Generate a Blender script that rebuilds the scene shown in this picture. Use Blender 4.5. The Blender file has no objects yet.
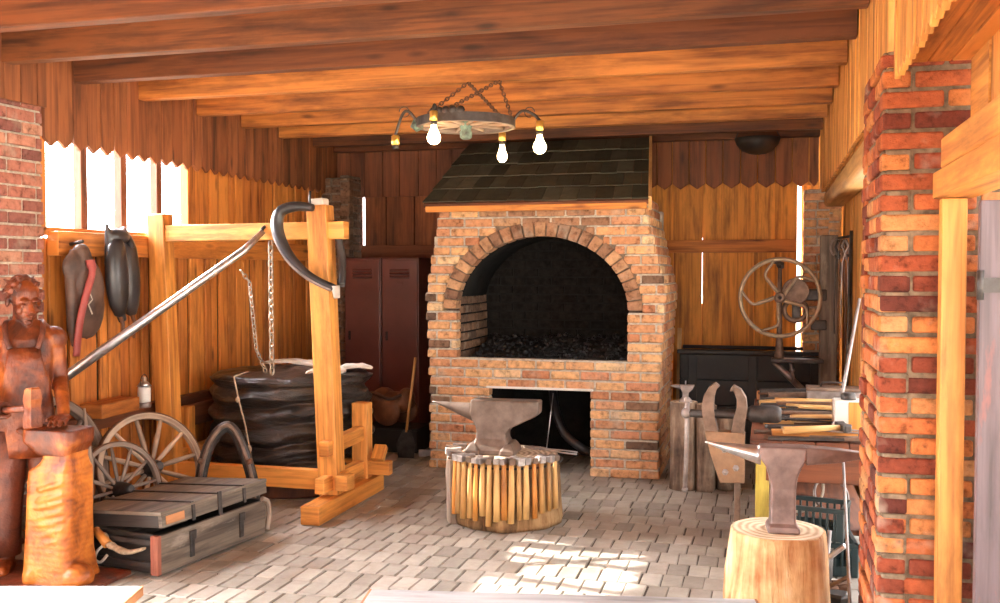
import bpy, math, random
from mathutils import Matrix, Vector, noise as mnoise
from math import sin, cos, pi, radians, sqrt, tan, atan2

C = bpy.context.scene.collection
sc = bpy.context.scene
random.seed(7)
R = random.random
def U(a, b): return a + (b - a) * random.random()

# ------------------------------------------------------------------ camera, sky, sun, exposure
cam_d = bpy.data.cameras.new('camera'); cam = bpy.data.objects.new('camera', cam_d); C.objects.link(cam)
cam_d.sensor_width = 36; cam_d.lens = 985 * 36 / 1000.0
cam_d.clip_start = 0.05; cam_d.clip_end = 500
cam.location = (0, 0, 1.6)
cam.rotation_euler = (radians(90 - 1.803), 0, radians(15.3))
sc.camera = cam

w = bpy.data.worlds.new('sky'); sc.world = w; w.use_nodes = True

SUN = Vector((cos(radians(-9)) * cos(radians(33.5)), sin(radians(-9)) * cos(radians(33.5)), -sin(radians(33.5))))
bg = w.node_tree.nodes['Background']
bg.inputs[0].default_value = (0.97, 0.98, 1.0, 1)
_t = w.node_tree; _c = _t.nodes.new('ShaderNodeTexCoord'); _d = _t.nodes.new('ShaderNodeVectorMath'); _d.operation = 'DOT_PRODUCT'
_t.links.new(_c.outputs['Generated'], _d.inputs[0]); _d.inputs[1].default_value = tuple(-SUN)
def _m(op, a, b):
    x = _t.nodes.new('ShaderNodeMath'); x.operation = op
    for i, v in enumerate((a, b)):
        if isinstance(v, (int, float)): x.inputs[i].default_value = v
        else: _t.links.new(v, x.inputs[i])
    return x.outputs[0]
SKY_BASE, SKY_GLOW = 2.5, 85.0
_t.links.new(_m('ADD', _m('MULTIPLY', _m('POWER', _m('MAXIMUM', _d.outputs['Value'], 0.0), 6.0), SKY_GLOW), SKY_BASE), bg.inputs[1])

sun_d = bpy.data.lights.new('sun', 'SUN'); sun = bpy.data.objects.new('sun', sun_d); C.objects.link(sun)
sun_d.energy = 14; sun_d.angle = radians(0.6); sun_d.color = (1.0, 0.93, 0.82)

sun.rotation_euler = SUN.to_track_quat('-Z', 'Y').to_euler()
sun.location = (-8, 6, 6)

vs = sc.view_settings
vs.view_transform = 'Standard'; vs.look = 'None'; vs.gamma = 1; vs.use_curve_mapping = False
vs.exposure = 1.08

# ------------------------------------------------------------------ materials
class NT:
    def __init__(s, name, rough=0.6, metal=0.0, spec=0.5):
        s.m = bpy.data.materials.new(name); s.m.use_nodes = True
        s.t = s.m.node_tree; s.b = s.t.nodes['Principled BSDF']
        s.b.inputs['Roughness'].default_value = rough; s.b.inputs['Metallic'].default_value = metal
        s.b.inputs['Specular IOR Level'].default_value = spec
    def n(s, ty, **k):
        x = s.t.nodes.new(ty)
        for a, v in k.items(): setattr(x, a, v)
        return x
    def l(s, a, b): s.t.links.new(a, b)
    def attr(s): return s.n('ShaderNodeAttribute', attribute_name='rnd').outputs['Fac']
    def math(s, op, a, b=None):
        x = s.n('ShaderNodeMath', operation=op)
        for i, v in enumerate((a, b)):
            if v is None: continue
            if isinstance(v, (int, float)): x.inputs[i].default_value = v
            else: s.l(v, x.inputs[i])
        return x.outputs[0]
    def vec(s, a, sx, sy, sz, off=None):
        m = s.n('ShaderNodeVectorMath', operation='MULTIPLY'); s.l(a, m.inputs[0]); m.inputs[1].default_value = (sx, sy, sz)
        if off is None: return m.outputs[0]
        c = s.n('ShaderNodeCombineXYZ'); s.l(off, c.inputs[2]); s.l(off, c.inputs[0])
        k = s.n('ShaderNodeVectorMath', operation='ADD'); s.l(m.outputs[0], k.inputs[0]); s.l(c.outputs[0], k.inputs[1])
        return k.outputs[0]
    def noise(s, v, scale, detail=4, rough=0.55, dist=0):
        x = s.n('ShaderNodeTexNoise'); s.l(v, x.inputs['Vector'])
        x.inputs['Scale'].default_value = scale; x.inputs['Detail'].default_value = detail
        x.inputs['Roughness'].default_value = rough; x.inputs['Distortion'].default_value = dist
        return x.outputs['Fac']
    def ramp(s, f, stops):
        x = s.n('ShaderNodeValToRGB'); e = x.color_ramp.elements
        while len(e) < len(stops): e.new(0.5)
        for q, (p, c) in zip(e, stops): q.position = p; q.color = (*c, 1) if len(c) == 3 else c
        s.l(f, x.inputs[0]); return x.outputs[0]
    def mix(s, f, a, b, mode='MIX'):
        x = s.n('ShaderNodeMix', data_type='RGBA', blend_type=mode)
        for i, v in ((0, f), (6, a), (7, b)):
            if isinstance(v, (int, float)): x.inputs[i].default_value = v
            elif isinstance(v, tuple): x.inputs[i].default_value = (*v, 1)
            else: s.l(v, x.inputs[i])
        return x.outputs[2]
    def bump(s, h, strength=0.4, dist=0.01):
        x = s.n('ShaderNodeBump'); x.inputs['Strength'].default_value = strength; x.inputs['Distance'].default_value = dist
        s.l(h, x.inputs['Height']); s.l(x.outputs[0], s.b.inputs['Normal'])
    def col(s, c): s.l(c, s.b.inputs['Base Color'])
    def uv(s): return s.n('ShaderNodeTexCoord').outputs['UV']
    def obj(s): return s.n('ShaderNodeTexCoord').outputs['Object']

def wood(name, dark, light, tint, rough=0.65, knots=1.0, grain=1.0, bumps=0.35, wear=None):
    s = NT(name, rough); uv = s.uv(); r = s.attr()
    off = s.math('MULTIPLY', r, 53.0)
    g = s.noise(s.vec(uv, 1.3, 34, 1, off), 1.0, 5, 0.6, 0.6)
    g2 = s.noise(s.vec(uv, 0.9, 7, 1, off), 1.0, 3, 0.5, 1.2)
    f = s.math('ADD', s.math('MULTIPLY', g, 0.55 * grain), s.math('MULTIPLY', g2, 0.6))
    c = s.ramp(f, [(0.40, dark), (0.64, light)])
    c = s.mix(s.math('MULTIPLY', r, 0.75), c, tint, 'MULTIPLY')
    dn = s.noise(s.vec(uv, 1.1, 5, 1, off), 1.0, 6, 0.7)
    c = s.mix(0.85, c, s.ramp(dn, [(0.32, (0.38, 0.33, 0.30)), (0.50, (0.95, 0.93, 0.92)), (0.72, (1.12, 1.12, 1.12))]), 'MULTIPLY')
    if knots:
        v = s.n('ShaderNodeTexVoronoi'); s.l(s.vec(uv, 2.1, 7.5, 1, off), v.inputs['Vector']); v.inputs['Scale'].default_value = 1
        k = s.ramp(v.outputs['Distance'], [(0.05, (1, 1, 1)), (0.17, (0, 0, 0))])
        c = s.mix(s.math('MULTIPLY', k, 0.75 * knots), c, tuple(x * 0.35 for x in dark))
    if wear:
        n = s.noise(s.vec(uv, 2.5, 9, 1, off), 1.0, 5, 0.65)
        c = s.mix(s.ramp(n, [(wear[1], (0, 0, 0)), (wear[1] + 0.1, (1, 1, 1))]), c, wear[0])
    s.col(c); s.bump(g, bumps, 0.004)
    return s.m

def brickmat(name, stops, soot=None, rough=0.85):
    s = NT(name, rough, spec=0.25); o = s.obj(); r = s.attr()
    c = s.ramp(r, stops)
    n = s.noise(o, 22, 5, 0.65)
    c = s.mix(0.9, c, s.ramp(n, [(0.30, (0.30, 0.27, 0.25)), (0.46, (0.85, 0.83, 0.82)), (0.6, (1.05, 1.05, 1.05)), (0.75, (1.3, 1.25, 1.2))]), 'MULTIPLY')
    m = s.noise(o, 6, 3, 0.6)
    c = s.mix(s.ramp(m, [(0.56, (0, 0, 0)), (0.75, (0.55, 0.55, 0.55))]), c, (0.5, 0.42, 0.33))
    s.col(c); s.bump(s.noise(o, 45, 6, 0.7), 0.9, 0.012)
    return s.m

def plain(name, c, rough=0.5, metal=0.0, var=0.35, scale=12, c2=None, bumps=0.2, spec=0.5, bscale=40):
    s = NT(name, rough, metal, spec); o = s.obj()
    n = s.noise(o, scale, 5, 0.6)
    c2 = c2 or tuple(x * (1 - var) for x in c)
    s.col(s.ramp(n, [(0.35, c2), (0.65, c)]))
    if bumps: s.bump(s.noise(o, bscale, 5, 0.6), bumps, 0.006)
    return s.m

M = {}
M['board'] = wood('golden_boards', (0.22, 0.060, 0.012), (0.76, 0.285, 0.050), (0.55, 0.40, 0.34), grain=1.2)
M['board_red'] = wood('red_brown_boards', (0.14, 0.042, 0.015), (0.38, 0.130, 0.042), (0.55, 0.50, 0.5))
M['board_back'] = wood('back_boards', (0.30, 0.095, 0.013), (0.86, 0.385, 0.058), (0.75, 0.6, 0.45), knots=0.7, grain=1.1)
M['board_dark'] = wood('brown_boards', (0.11, 0.036, 0.016), (0.26, 0.085, 0.032), (0.6, 0.55, 0.55))
M['board_pale'] = wood('yellow_boards', (0.36, 0.135, 0.026), (0.82, 0.39, 0.09), (0.75, 0.62, 0.5), knots=0.6)
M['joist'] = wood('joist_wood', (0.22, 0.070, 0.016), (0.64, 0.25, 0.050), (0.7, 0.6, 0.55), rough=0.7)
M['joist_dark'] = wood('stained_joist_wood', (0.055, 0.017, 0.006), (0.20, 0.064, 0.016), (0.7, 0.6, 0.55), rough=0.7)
M['deck'] = wood('deck_boards', (0.34, 0.13, 0.03), (0.62, 0.27, 0.06), (0.7, 0.6, 0.5))
M['pine'] = wood('orange_pine', (0.42, 0.145, 0.026), (0.86, 0.39, 0.088), (0.85, 0.72, 0.55), rough=0.5, knots=0.8)
M['handle'] = wood('handle_wood', (0.45, 0.22, 0.06), (0.80, 0.50, 0.19), (0.6, 0.5, 0.4), rough=0.5, knots=0)
M['grey_wood'] = wood('weathered_wood', (0.16, 0.115, 0.085), (0.42, 0.33, 0.26), (0.8, 0.75, 0.7), rough=0.8, knots=0.3, wear=((0.06, 0.05, 0.04), 0.62))
M['chest_wood'] = wood('chest_wood', (0.065, 0.050, 0.038), (0.23, 0.185, 0.14), (0.8, 0.75, 0.7), rough=0.65, knots=0.2, wear=((0.28, 0.23, 0.18), 0.58))
M['chest_end'] = wood('dark_chest_wood', (0.012, 0.011, 0.011), (0.045, 0.038, 0.034), (0.8, 0.75, 0.7), rough=0.6, knots=0.0)
M['chest_rim'] = wood('red_chest_edge', (0.25, 0.06, 0.035), (0.42, 0.14, 0.08), (0.8, 0.75, 0.7), rough=0.7, knots=0.0)
M['wheel_wood'] = wood('wheel_wood', (0.24, 0.155, 0.10), (0.60, 0.46, 0.34), (0.75, 0.7, 0.65), rough=0.7, knots=0)
M['wheel_dark'] = wood('grey_wheel_wood', (0.11, 0.08, 0.065), (0.33, 0.26, 0.21), (0.75, 0.7, 0.65), rough=0.7, knots=0)
M['white_plank'] = wood('white_painted_plank', (0.26, 0.27, 0.28), (0.43, 0.45, 0.47), (0.92, 0.92, 0.92), rough=0.45, knots=0, wear=((0.40, 0.22, 0.13), 0.66), bumps=0.15)
M['plank_end'] = wood('plank_edge', (0.30, 0.12, 0.05), (0.55, 0.25, 0.10), (0.8, 0.7, 0.6), knots=0)
M['door'] = wood('door_paint', (0.055, 0.034, 0.036), (0.125, 0.085, 0.092), (0.8, 0.75, 0.75), rough=0.5, knots=0, wear=((0.2, 0.07, 0.06), 0.6))
M['yellow_paint'] = wood('yellow_paint', (0.50, 0.36, 0.045), (0.68, 0.54, 0.10), (0.9, 0.9, 0.8), rough=0.5, knots=0)
M['brick'] = brickmat('forge_brick', [(0.0, (0.48, 0.20, 0.10)), (0.3, (0.66, 0.335, 0.16)), (0.6, (0.76, 0.46, 0.22)), (0.85, (0.60, 0.27, 0.145)), (1.0, (0.80, 0.57, 0.32))])
M['brick_arch'] = brickmat('arch_brick', [(0.0, (0.22, 0.12, 0.075)), (0.5, (0.40, 0.21, 0.115)), (1.0, (0.58, 0.34, 0.18))])
M['brick_soot'] = plain('sooty_brick', (0.020, 0.017, 0.015), 0.95, scale=18, var=0.6, bumps=0.5, spec=0.1)
M['brick_smoked'] = brickmat('smoke_stained_brick', [(0.0, (0.13, 0.08, 0.055)), (1.0, (0.30, 0.17, 0.10))])
M['brick_red'] = brickmat('pillar_brick', [(0.0, (0.12, 0.030, 0.02)), (0.25, (0.32, 0.070, 0.030)), (0.55, (0.50, 0.140, 0.045)), (0.8, (0.60, 0.22, 0.065)), (1.0, (0.52, 0.26, 0.11))])
M['brick_purple'] = brickmat('left_wall_brick', [(0.0, (0.22, 0.085, 0.07)), (0.5, (0.44, 0.17, 0.12)), (1.0, (0.58, 0.29, 0.19))])
M['mortar'] = plain('mortar', (0.60, 0.53, 0.43), 0.95, var=0.4, scale=30, bumps=0.6, spec=0.1)
M['mortar_brown'] = plain('brown_mortar', (0.27, 0.195, 0.13), 0.95, var=0.5, scale=24, bumps=0.7, spec=0.1)
M['mortar_dark'] = plain('smoked_mortar', (0.26, 0.20, 0.15), 0.95, var=0.4, scale=30, bumps=0.6, spec=0.1)
M['soot'] = plain('soot', (0.014, 0.013, 0.012), 0.9, var=0.5, scale=14, bumps=0.5, spec=0.2)
M['coal'] = plain('coal', (0.022, 0.021, 0.022), 0.45, var=0.6, scale=40, bumps=0.5, spec=0.5)
M['iron'] = plain('dark_iron', (0.085, 0.075, 0.07), 0.5, 0.6, scale=16, c2=(0.045, 0.036, 0.032))
M['iron_brown'] = plain('brown_iron', (0.24, 0.155, 0.11), 0.55, 0.3, scale=14, c2=(0.12, 0.075, 0.05))
M['plate'] = plain('tan_iron_plate', (0.34, 0.195, 0.105), 0.55, 0.15, scale=10, c2=(0.20, 0.11, 0.06))
M['iron_grey'] = plain('worn_grey_iron', (0.36, 0.31, 0.29), 0.42, 0.6, scale=10, c2=(0.20, 0.165, 0.15))
M['anvil'] = plain('anvil_iron', (0.185, 0.135, 0.108), 0.42, 0.35, scale=9, c2=(0.095, 0.066, 0.052))
M['anvil_pale'] = plain('rosy_anvil_iron', (0.25, 0.165, 0.145), 0.42, 0.35, scale=9, c2=(0.13, 0.082, 0.07))
M['steel'] = plain('bright_steel', (0.62, 0.61, 0.62), 0.28, 0.9, scale=20, var=0.3, bumps=0.08)
M['chain'] = plain('chain_iron', (0.45, 0.36, 0.28), 0.5, 0.5, scale=20)
M['rust'] = plain('rusty_iron', (0.20, 0.10, 0.055), 0.7, 0.3, scale=24)
M['wheel_iron'] = plain('tan_painted_iron', (0.42, 0.31, 0.20), 0.5, 0.2, scale=18)
M['green_iron'] = plain('verdigris_iron', (0.20, 0.31, 0.25), 0.6, 0.2, scale=18, c2=(0.05, 0.055, 0.045))
M['brass'] = plain('brass', (0.85, 0.55, 0.13), 0.3, 0.85, var=0.2, scale=20, bumps=0.05)
M['locker'] = plain('brown_enamel', (0.155, 0.052, 0.042), 0.33, 0.0, scale=3, var=0.25, bumps=0.04, bscale=8)
M['locker_dark'] = plain('locker_slot', (0.02, 0.01, 0.01), 0.6)
M['leather_black'] = plain('black_leather', (0.035, 0.032, 0.035), 0.36, scale=5, c2=(0.016, 0.014, 0.014), bumps=0.8, spec=0.6, bscale=9)
def bellows_leather():
    s = NT('creased_black_leather', 0.30); o = s.obj()
    n = s.noise(s.vec(o, 3, 3, 10), 1.0, 5, 0.6, 0.8)
    s.col(s.ramp(n, [(0.35, (0.014, 0.011, 0.010)), (0.6, (0.038, 0.028, 0.023)), (0.78, (0.10, 0.058, 0.034))]))  # brown end of the ramp is a warm reflection put into the leather colour
    s.bump(s.noise(s.vec(o, 4, 4, 16), 1.0, 5, 0.6, 1.0), 0.9, 0.03); return s.m
M['leather_creased'] = bellows_leather()
M['leather_brown'] = plain('brown_leather', (0.15, 0.085, 0.06), 0.5, scale=7, c2=(0.06, 0.035, 0.028), bumps=0.4)
M['leather_tan'] = plain('tan_leather', (0.24, 0.10, 0.045), 0.5, scale=6, c2=(0.10, 0.04, 0.02), bumps=0.4)
M['leather_red'] = plain('red_leather', (0.42, 0.085, 0.075), 0.5, scale=10, var=0.3)
M['canvas'] = plain('pale_canvas', (0.62, 0.55, 0.47), 0.9, scale=8, var=0.25, bumps=0.4)
M['canvas_grey'] = plain('pale_scaled_iron', (0.50, 0.44, 0.40), 0.7, 0.1, scale=20, var=0.45)
M['rope'] = plain('rope', (0.52, 0.40, 0.27), 0.9, scale=60, var=0.4)
M['black_wood'] = plain('black_painted_wood', (0.022, 0.019, 0.017), 0.6, scale=6, var=0.5)
M['teal'] = plain('dark_teal_plastic', (0.022, 0.042, 0.045), 0.35, scale=6, var=0.2, bumps=0)
M['white_metal'] = plain('white_enamel', (0.75, 0.73, 0.68), 0.35, scale=8, var=0.12, bumps=0.05)
M['carved'] = None
def carved():
    s = NT('carved_wood', 0.42); o = s.obj()
    n = s.noise(o, 5, 4, 0.6, 0.5)
    g = s.noise(s.vec(o, 30, 30, 3), 1.0, 4, 0.6)
    c = s.ramp(n, [(0.34, (0.045, 0.009, 0.004)), (0.52, (0.20, 0.042, 0.009)), (0.72, (0.52, 0.155, 0.022))])
    c = s.mix(0.5, c, s.ramp(g, [(0.3, (0.6, 0.55, 0.5)), (0.7, (1.15, 1.1, 1.05))]), 'MULTIPLY')
    s.col(c)
    h = s.math('ADD', s.math('MULTIPLY', s.noise(o, 26, 3, 0.5), 0.7), s.math('MULTIPLY', g, 0.4))
    s.bump(h, 0.8, 0.012); return s.m
M['carved'] = carved()
def carved_dark():
    s = NT('dark_stained_carving', 0.45); o = s.obj()
    n = s.noise(o, 6, 4, 0.6, 0.5)
    s.col(s.ramp(n, [(0.35, (0.045, 0.012, 0.008)), (0.7, (0.22, 0.055, 0.022))])); s.bump(s.noise(o, 30, 4, 0.6), 0.6, 0.01); return s.m
M['carved_dark'] = carved_dark()
def hewn():                                             # chain-saw gouges across the carved block
    s = NT('hewn_wood', 0.42); o = s.obj()
    w_ = s.n('ShaderNodeTexWave'); w_.wave_type = 'BANDS'; w_.bands_direction = 'Z'
    s.l(s.vec(o, 5, 1, 7), w_.inputs['Vector'])
    w_.inputs['Scale'].default_value = 1.6; w_.inputs['Distortion'].default_value = 3.5; w_.inputs['Detail'].default_value = 2
    n = s.noise(o, 7, 4, 0.6, 0.4)
    f = s.math('ADD', s.math('MULTIPLY', w_.outputs['Fac'], 0.04), s.math('MULTIPLY', n, 0.98))
    s.col(s.ramp(f, [(0.30, (0.14, 0.028, 0.007)), (0.5, (0.50, 0.14, 0.02)), (0.75, (0.74, 0.29, 0.045))]))
    s.bump(f, 0.9, 0.02); return s.m
M['hewn'] = hewn()
def bark(name, a, b, c3, vs_=3.0):
    s = NT(name, 0.8, spec=0.25); o = s.obj()
    g = s.noise(s.vec(o, 22, 22, vs_), 1.0, 5, 0.65, 0.4); n = s.noise(o, 4.5, 4, 0.6)
    c = s.ramp(s.math('ADD', s.math('MULTIPLY', g, 0.5), s.math('MULTIPLY', n, 0.5)), [(0.36, a), (0.52, b), (0.66, c3)])
    s.col(c); s.bump(g, 0.8, 0.02); return s.m
M['bark'] = bark('stump_side', (0.075, 0.038, 0.018), (0.30, 0.165, 0.07), (0.50, 0.31, 0.145))
M['bark_pale'] = bark('peeled_stump', (0.32, 0.12, 0.04), (0.58, 0.36, 0.17), (0.72, 0.56, 0.36), 1.6)
M['bark_log'] = bark('log_bark', (0.07, 0.045, 0.032), (0.22, 0.15, 0.105), (0.42, 0.32, 0.23))
def endgrain(name, a, b):
    s = NT(name, 0.75); o = s.obj()
    w_ = s.n('ShaderNodeTexWave'); w_.wave_type = 'RINGS'; w_.rings_direction = 'Z'; s.l(o, w_.inputs['Vector'])
    w_.inputs['Scale'].default_value = 9; w_.inputs['Distortion'].default_value = 2.5; w_.inputs['Detail'].default_value = 2
    f = s.math('ADD', s.math('MULTIPLY', w_.outputs['Fac'], 0.35), s.math('MULTIPLY', s.noise(o, 14, 5, 0.6), 0.65))
    s.col(s.ramp(f, [(0.3, a), (0.65, b)])); s.bump(f, 0.4, 0.006); return s.m
M['endgrain'] = endgrain('stump_top', (0.26, 0.17, 0.11), (0.62, 0.48, 0.34))
M['endgrain_pale'] = endgrain('pale_stump_top', (0.50, 0.34, 0.20), (0.80, 0.66, 0.47))
def slatemat():
    s = NT('slate', 0.75, spec=0.3); o = s.obj(); r = s.attr()
    c = s.ramp(r, [(0.0, (0.042, 0.040, 0.026)), (0.6, (0.078, 0.072, 0.048)), (1.0, (0.12, 0.108, 0.074))])
    c = s.mix(0.5, c, s.ramp(s.noise(o, 12, 5, 0.65), [(0.3, (0.5, 0.5, 0.5)), (0.7, (1.3, 1.25, 1.1))]), 'MULTIPLY')
    s.col(c); s.bump(s.noise(o, 40, 5, 0.7), 0.5, 0.01); return s.m
M['slate'] = slatemat()
def pavermat():
    s = NT('paver', 0.55, spec=0.4); o = s.obj(); r = s.attr()
    c = s.ramp(r, [(0.0, (0.27, 0.245, 0.205)), (0.5, (0.37, 0.338, 0.288)), (1.0, (0.45, 0.418, 0.362))])
    c = s.mix(0.55, c, s.ramp(s.noise(o, 9, 6, 0.7), [(0.3, (0.6, 0.55, 0.52)), (0.65, (1.1, 1.1, 1.1))]), 'MULTIPLY')
    big = s.noise(o, 1.1, 3, 0.6)
    c = s.mix(s.ramp(big, [(0.50, (0, 0, 0)), (0.72, (0.6, 0.6, 0.6))]), c, (0.20, 0.13, 0.085))
    s.col(c); s.bump(s.noise(o, 70, 5, 0.65), 0.35, 0.006); return s.m
M['paver'] = pavermat()
M['joint'] = plain('sand_joint', (0.11, 0.09, 0.07), 0.95, scale=30, bumps=0.3)
M['ground'] = plain('gravel', (0.48, 0.42, 0.34), 0.95, scale=2, var=0.25)
def glass(name, tint=(1, 1, 1), amt=0.06):
    m = bpy.data.materials.new(name); m.use_nodes = True; t = m.node_tree; t.nodes.remove(t.nodes['Principled BSDF'])
    a = t.nodes.new('ShaderNodeBsdfTransparent'); a.inputs[0].default_value = (*tint, 1)
    g = t.nodes.new('ShaderNodeBsdfGlossy'); g.inputs['Roughness'].default_value = 0.05
    x = t.nodes.new('ShaderNodeMixShader'); x.inputs[0].default_value = amt
    t.links.new(a.outputs[0], x.inputs[1]); t.links.new(g.outputs[0], x.inputs[2]); t.links.new(x.outputs[0], t.nodes['Material Output'].inputs[0]); return m
M['pane'] = glass('window_glass', (0.98, 0.99, 1.0), 0.05)
def bulbglass():
    s = NT('bulb_glass', 0.12); s.b.inputs['Base Color'].default_value = (0.88, 0.84, 0.78, 1)
    s.b.inputs['Transmission Weight'].default_value = 0.25; s.b.inputs['IOR'].default_value = 1.3
    s.b.inputs['Emission Color'].default_value = (1, 0.66, 0.32, 1); s.b.inputs['Emission Strength'].default_value = 24
    return s.m
M['bulb'] = bulbglass()

# ------------------------------------------------------------------ mesh builder
def mat_to(p0, p1, up=None):
    """frame with X along p0->p1, origin p0"""
    p0, p1 = Vector(p0), Vector(p1); x = (p1 - p0).normalized()
    up = Vector(up) if up else (Vector((0, 0, 1)) if abs(x.z) < 0.95 else Vector((0, 1, 0)))
    y = up.cross(x).normalized(); z = x.cross(y)
    m = Matrix((x, y, z)).transposed().to_4x4(); m.translation = p0; return m
def zto(p0, p1):
    p0, p1 = Vector(p0), Vector(p1); z = (p1 - p0).normalized()
    a = Vector((0, 0, 1)) if abs(z.z) < 0.9 else Vector((1, 0, 0))
    x = a.cross(z).normalized(); y = z.cross(x)
    m = Matrix((x, y, z)).transposed().to_4x4(); m.translation = p0; return m
def T(x, y, z): return Matrix.Translation((x, y, z))
def RX(a): return Matrix.Rotation(radians(a), 4, 'X')
def RY(a): return Matrix.Rotation(radians(a), 4, 'Y')
def RZ(a): return Matrix.Rotation(radians(a), 4, 'Z')
I4 = Matrix.Identity(4)

class MB:
    def __init__(s): s.v = []; s.f = []; s.uv = []; s.rn = []; s.mi = []; s.sm = []
    def face(s, idx, uvs, rn, mi=0, sm=False):
        s.f.append(idx); s.uv.append(uvs); s.rn.append(rn); s.mi.append(mi); s.sm.append(sm)
    def hexa(s, P, m=I4, rn=None, mi=0, taper=None):
        """8 local corners ordered by (x,y,z) bits; uv runs along the longest side"""
        rn = R() if rn is None else rn
        n = len(s.v); P = [Vector(p) for p in P]
        s.v += [tuple(m @ p) for p in P]
        ext = [max(p[a] for p in P) - min(p[a] for p in P) for a in range(3)]
        L = ext.index(max(ext)); ou, ov = R() * 20, R() * 20
        for ax, q in ((0, (0, 4, 6, 2)), (0, (1, 3, 7, 5)), (1, (0, 1, 5, 4)), (1, (2, 6, 7, 3)), (2, (0, 2, 3, 1)), (2, (4, 5, 7, 6))):
            a, b = [k for k in range(3) if k != ax]
            if b == L: a, b = b, a
            s.face([n + k for k in q], [(P[k][a] + ou, P[k][b] + ov) for k in q], rn, mi)
    def box(s, c, d, m=I4, rn=None, mi=0):
        x, y, z = c; a, b, h = d[0] / 2, d[1] / 2, d[2] / 2
        s.hexa([(x + (a if k & 1 else -a), y + (b if k & 2 else -b), z + (h if k & 4 else -h)) for k in range(8)], m, rn, mi)
    def beam(s, p0, p1, w_, h, up=None, rn=None, mi=0):
        L = (Vector(p1) - Vector(p0)).length
        s.box((L / 2, 0, 0), (L, w_, h), mat_to(p0, p1, up), rn, mi)
    def prism(s, poly, d0, d1, m=I4, rn=None, mi=0, sm=False):
        """poly in local XZ, extruded along Y d0..d1"""
        rn = R() if rn is None else rn; n = len(s.v); k = len(poly)
        s.v += [tuple(m @ Vector((x, d0, z))) for x, z in poly] + [tuple(m @ Vector((x, d1, z))) for x, z in poly]
        xs = [p[0] for p in poly]; zs = [p[1] for p in poly]; tall = max(zs) - min(zs) > max(xs) - min(xs)
        ou, ov = R() * 20, R() * 20
        def t(p): return ((p[1] + ou, p[0] + ov) if tall else (p[0] + ou, p[1] + ov))
        s.face(list(range(n, n + k)), [t(p) for p in poly], rn, mi)
        s.face(list(range(n + 2 * k - 1, n + k - 1, -1)), [t(p) for p in reversed(poly)], rn, mi)
        d = 0
        for i in range(k):
            j = (i + 1) % k; e = sqrt((xs[i] - xs[j]) ** 2 + (zs[i] - zs[j]) ** 2)
            if tall: uv = [(zs[i] + ou, d0), (zs[i] + ou, d1), (zs[j] + ou, d1), (zs[j] + ou, d0)]
            else: uv = [(xs[i] + ou, d0), (xs[i] + ou, d1), (xs[j] + ou, d1), (xs[j] + ou, d0)]
            s.face([n + i, n + k + i, n + k + j, n + j], uv, rn, mi, sm)
    def loft(s, rings, m=I4, rn=None, mi=0, sm=True, cap=True, closed=False, capmi=None):
        rn = R() if rn is None else rn; n = len(s.v); k = len(rings[0])
        for r in rings: s.v += [tuple(m @ Vector(p)) for p in r]
        d = [0.0]
        for a, b in zip(rings, rings[1:]): d.append(d[-1] + max((Vector(a[0]) - Vector(b[0])).length, (Vector(a[k // 2]) - Vector(b[k // 2])).length))
        per = [0.0]
        for i in range(k): per.append(per[-1] + (Vector(rings[0][i]) - Vector(rings[0][(i + 1) % k])).length)
        o = R() * 20
        N = len(rings)
        for i in range(N if closed else N - 1):
            i2 = (i + 1) % N; d2 = d[i + 1] if i + 1 < N else d[i] + 0.1
            for j in range(k):
                j2 = (j + 1) % k
                s.face([n + i * k + j, n + i * k + j2, n + i2 * k + j2, n + i2 * k + j],
                       [(d[i] + o, per[j]), (d[i] + o, per[j + 1]), (d2 + o, per[j + 1]), (d2 + o, per[j])], rn, mi, sm)
        if cap and not closed:
            cm = mi if capmi is None else capmi
            s.face([n + j for j in range(k)][::-1], [(rings[0][j][0], rings[0][j][1]) for j in range(k)][::-1], rn, cm)
            s.face([n + (N - 1) * k + j for j in range(k)], [(rings[-1][j][0], rings[-1][j][1]) for j in range(k)], rn, cm)
    def lathe(s, prof, m=I4, seg=24, rn=None, mi=0, sm=True, wob=0, cap=True, capmi=None, sx=1, sy=1):
        rings = []
        for r, z in prof:
            rings.append([(max(r, 1e-4) * sx * cos(2 * pi * j / seg) * (1 + wob * (mnoise.noise((cos(2 * pi * j / seg) * 2.2, sin(2 * pi * j / seg) * 2.2, z * 3 + wob * 99)))), max(r, 1e-4) * sy * sin(2 * pi * j / seg) * (1 + wob * (mnoise.noise((cos(2 * pi * j / seg) * 2.2, sin(2 * pi * j / seg) * 2.2, z * 3 + wob * 99)))), z) for j in range(seg)])
        s.loft(rings, m, rn, mi, sm, cap, capmi=capmi)
    def tube(s, pts, rad, m=I4, seg=10, rn=None, mi=0, closed=False, sm=True, flat=1.0):
        pts = [Vector(p) for p in pts]; N = len(pts)
        rad = [rad] * N if isinstance(rad, (int, float)) else rad
        rings = []; nx = None
        for i in range(N):
            if closed: t = pts[(i + 1) % N] - pts[i - 1]
            else: t = pts[min(i + 1, N - 1)] - pts[max(i - 1, 0)]
            t.normalize()
            if nx is None:
                a = Vector((0, 0, 1)) if abs(t.z) < 0.9 else Vector((1, 0, 0)); nx = a.cross(t).normalized()
            nx = (nx - t * nx.dot(t)).normalized(); ny = t.cross(nx)
            rings.append([tuple(pts[i] + (nx * cos(2 * pi * j / seg) + ny * sin(2 * pi * j / seg) * flat) * rad[i]) for j in range(seg)])
        s.loft(rings, m, rn, mi, sm, True, closed)
    def cyl(s, p0, p1, r0, r1=None, seg=14, m=I4, rn=None, mi=0, sm=True):
        s.tube([p0, p1], [r0, r0 if r1 is None else r1], m, seg, rn, mi, sm=sm)
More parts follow.
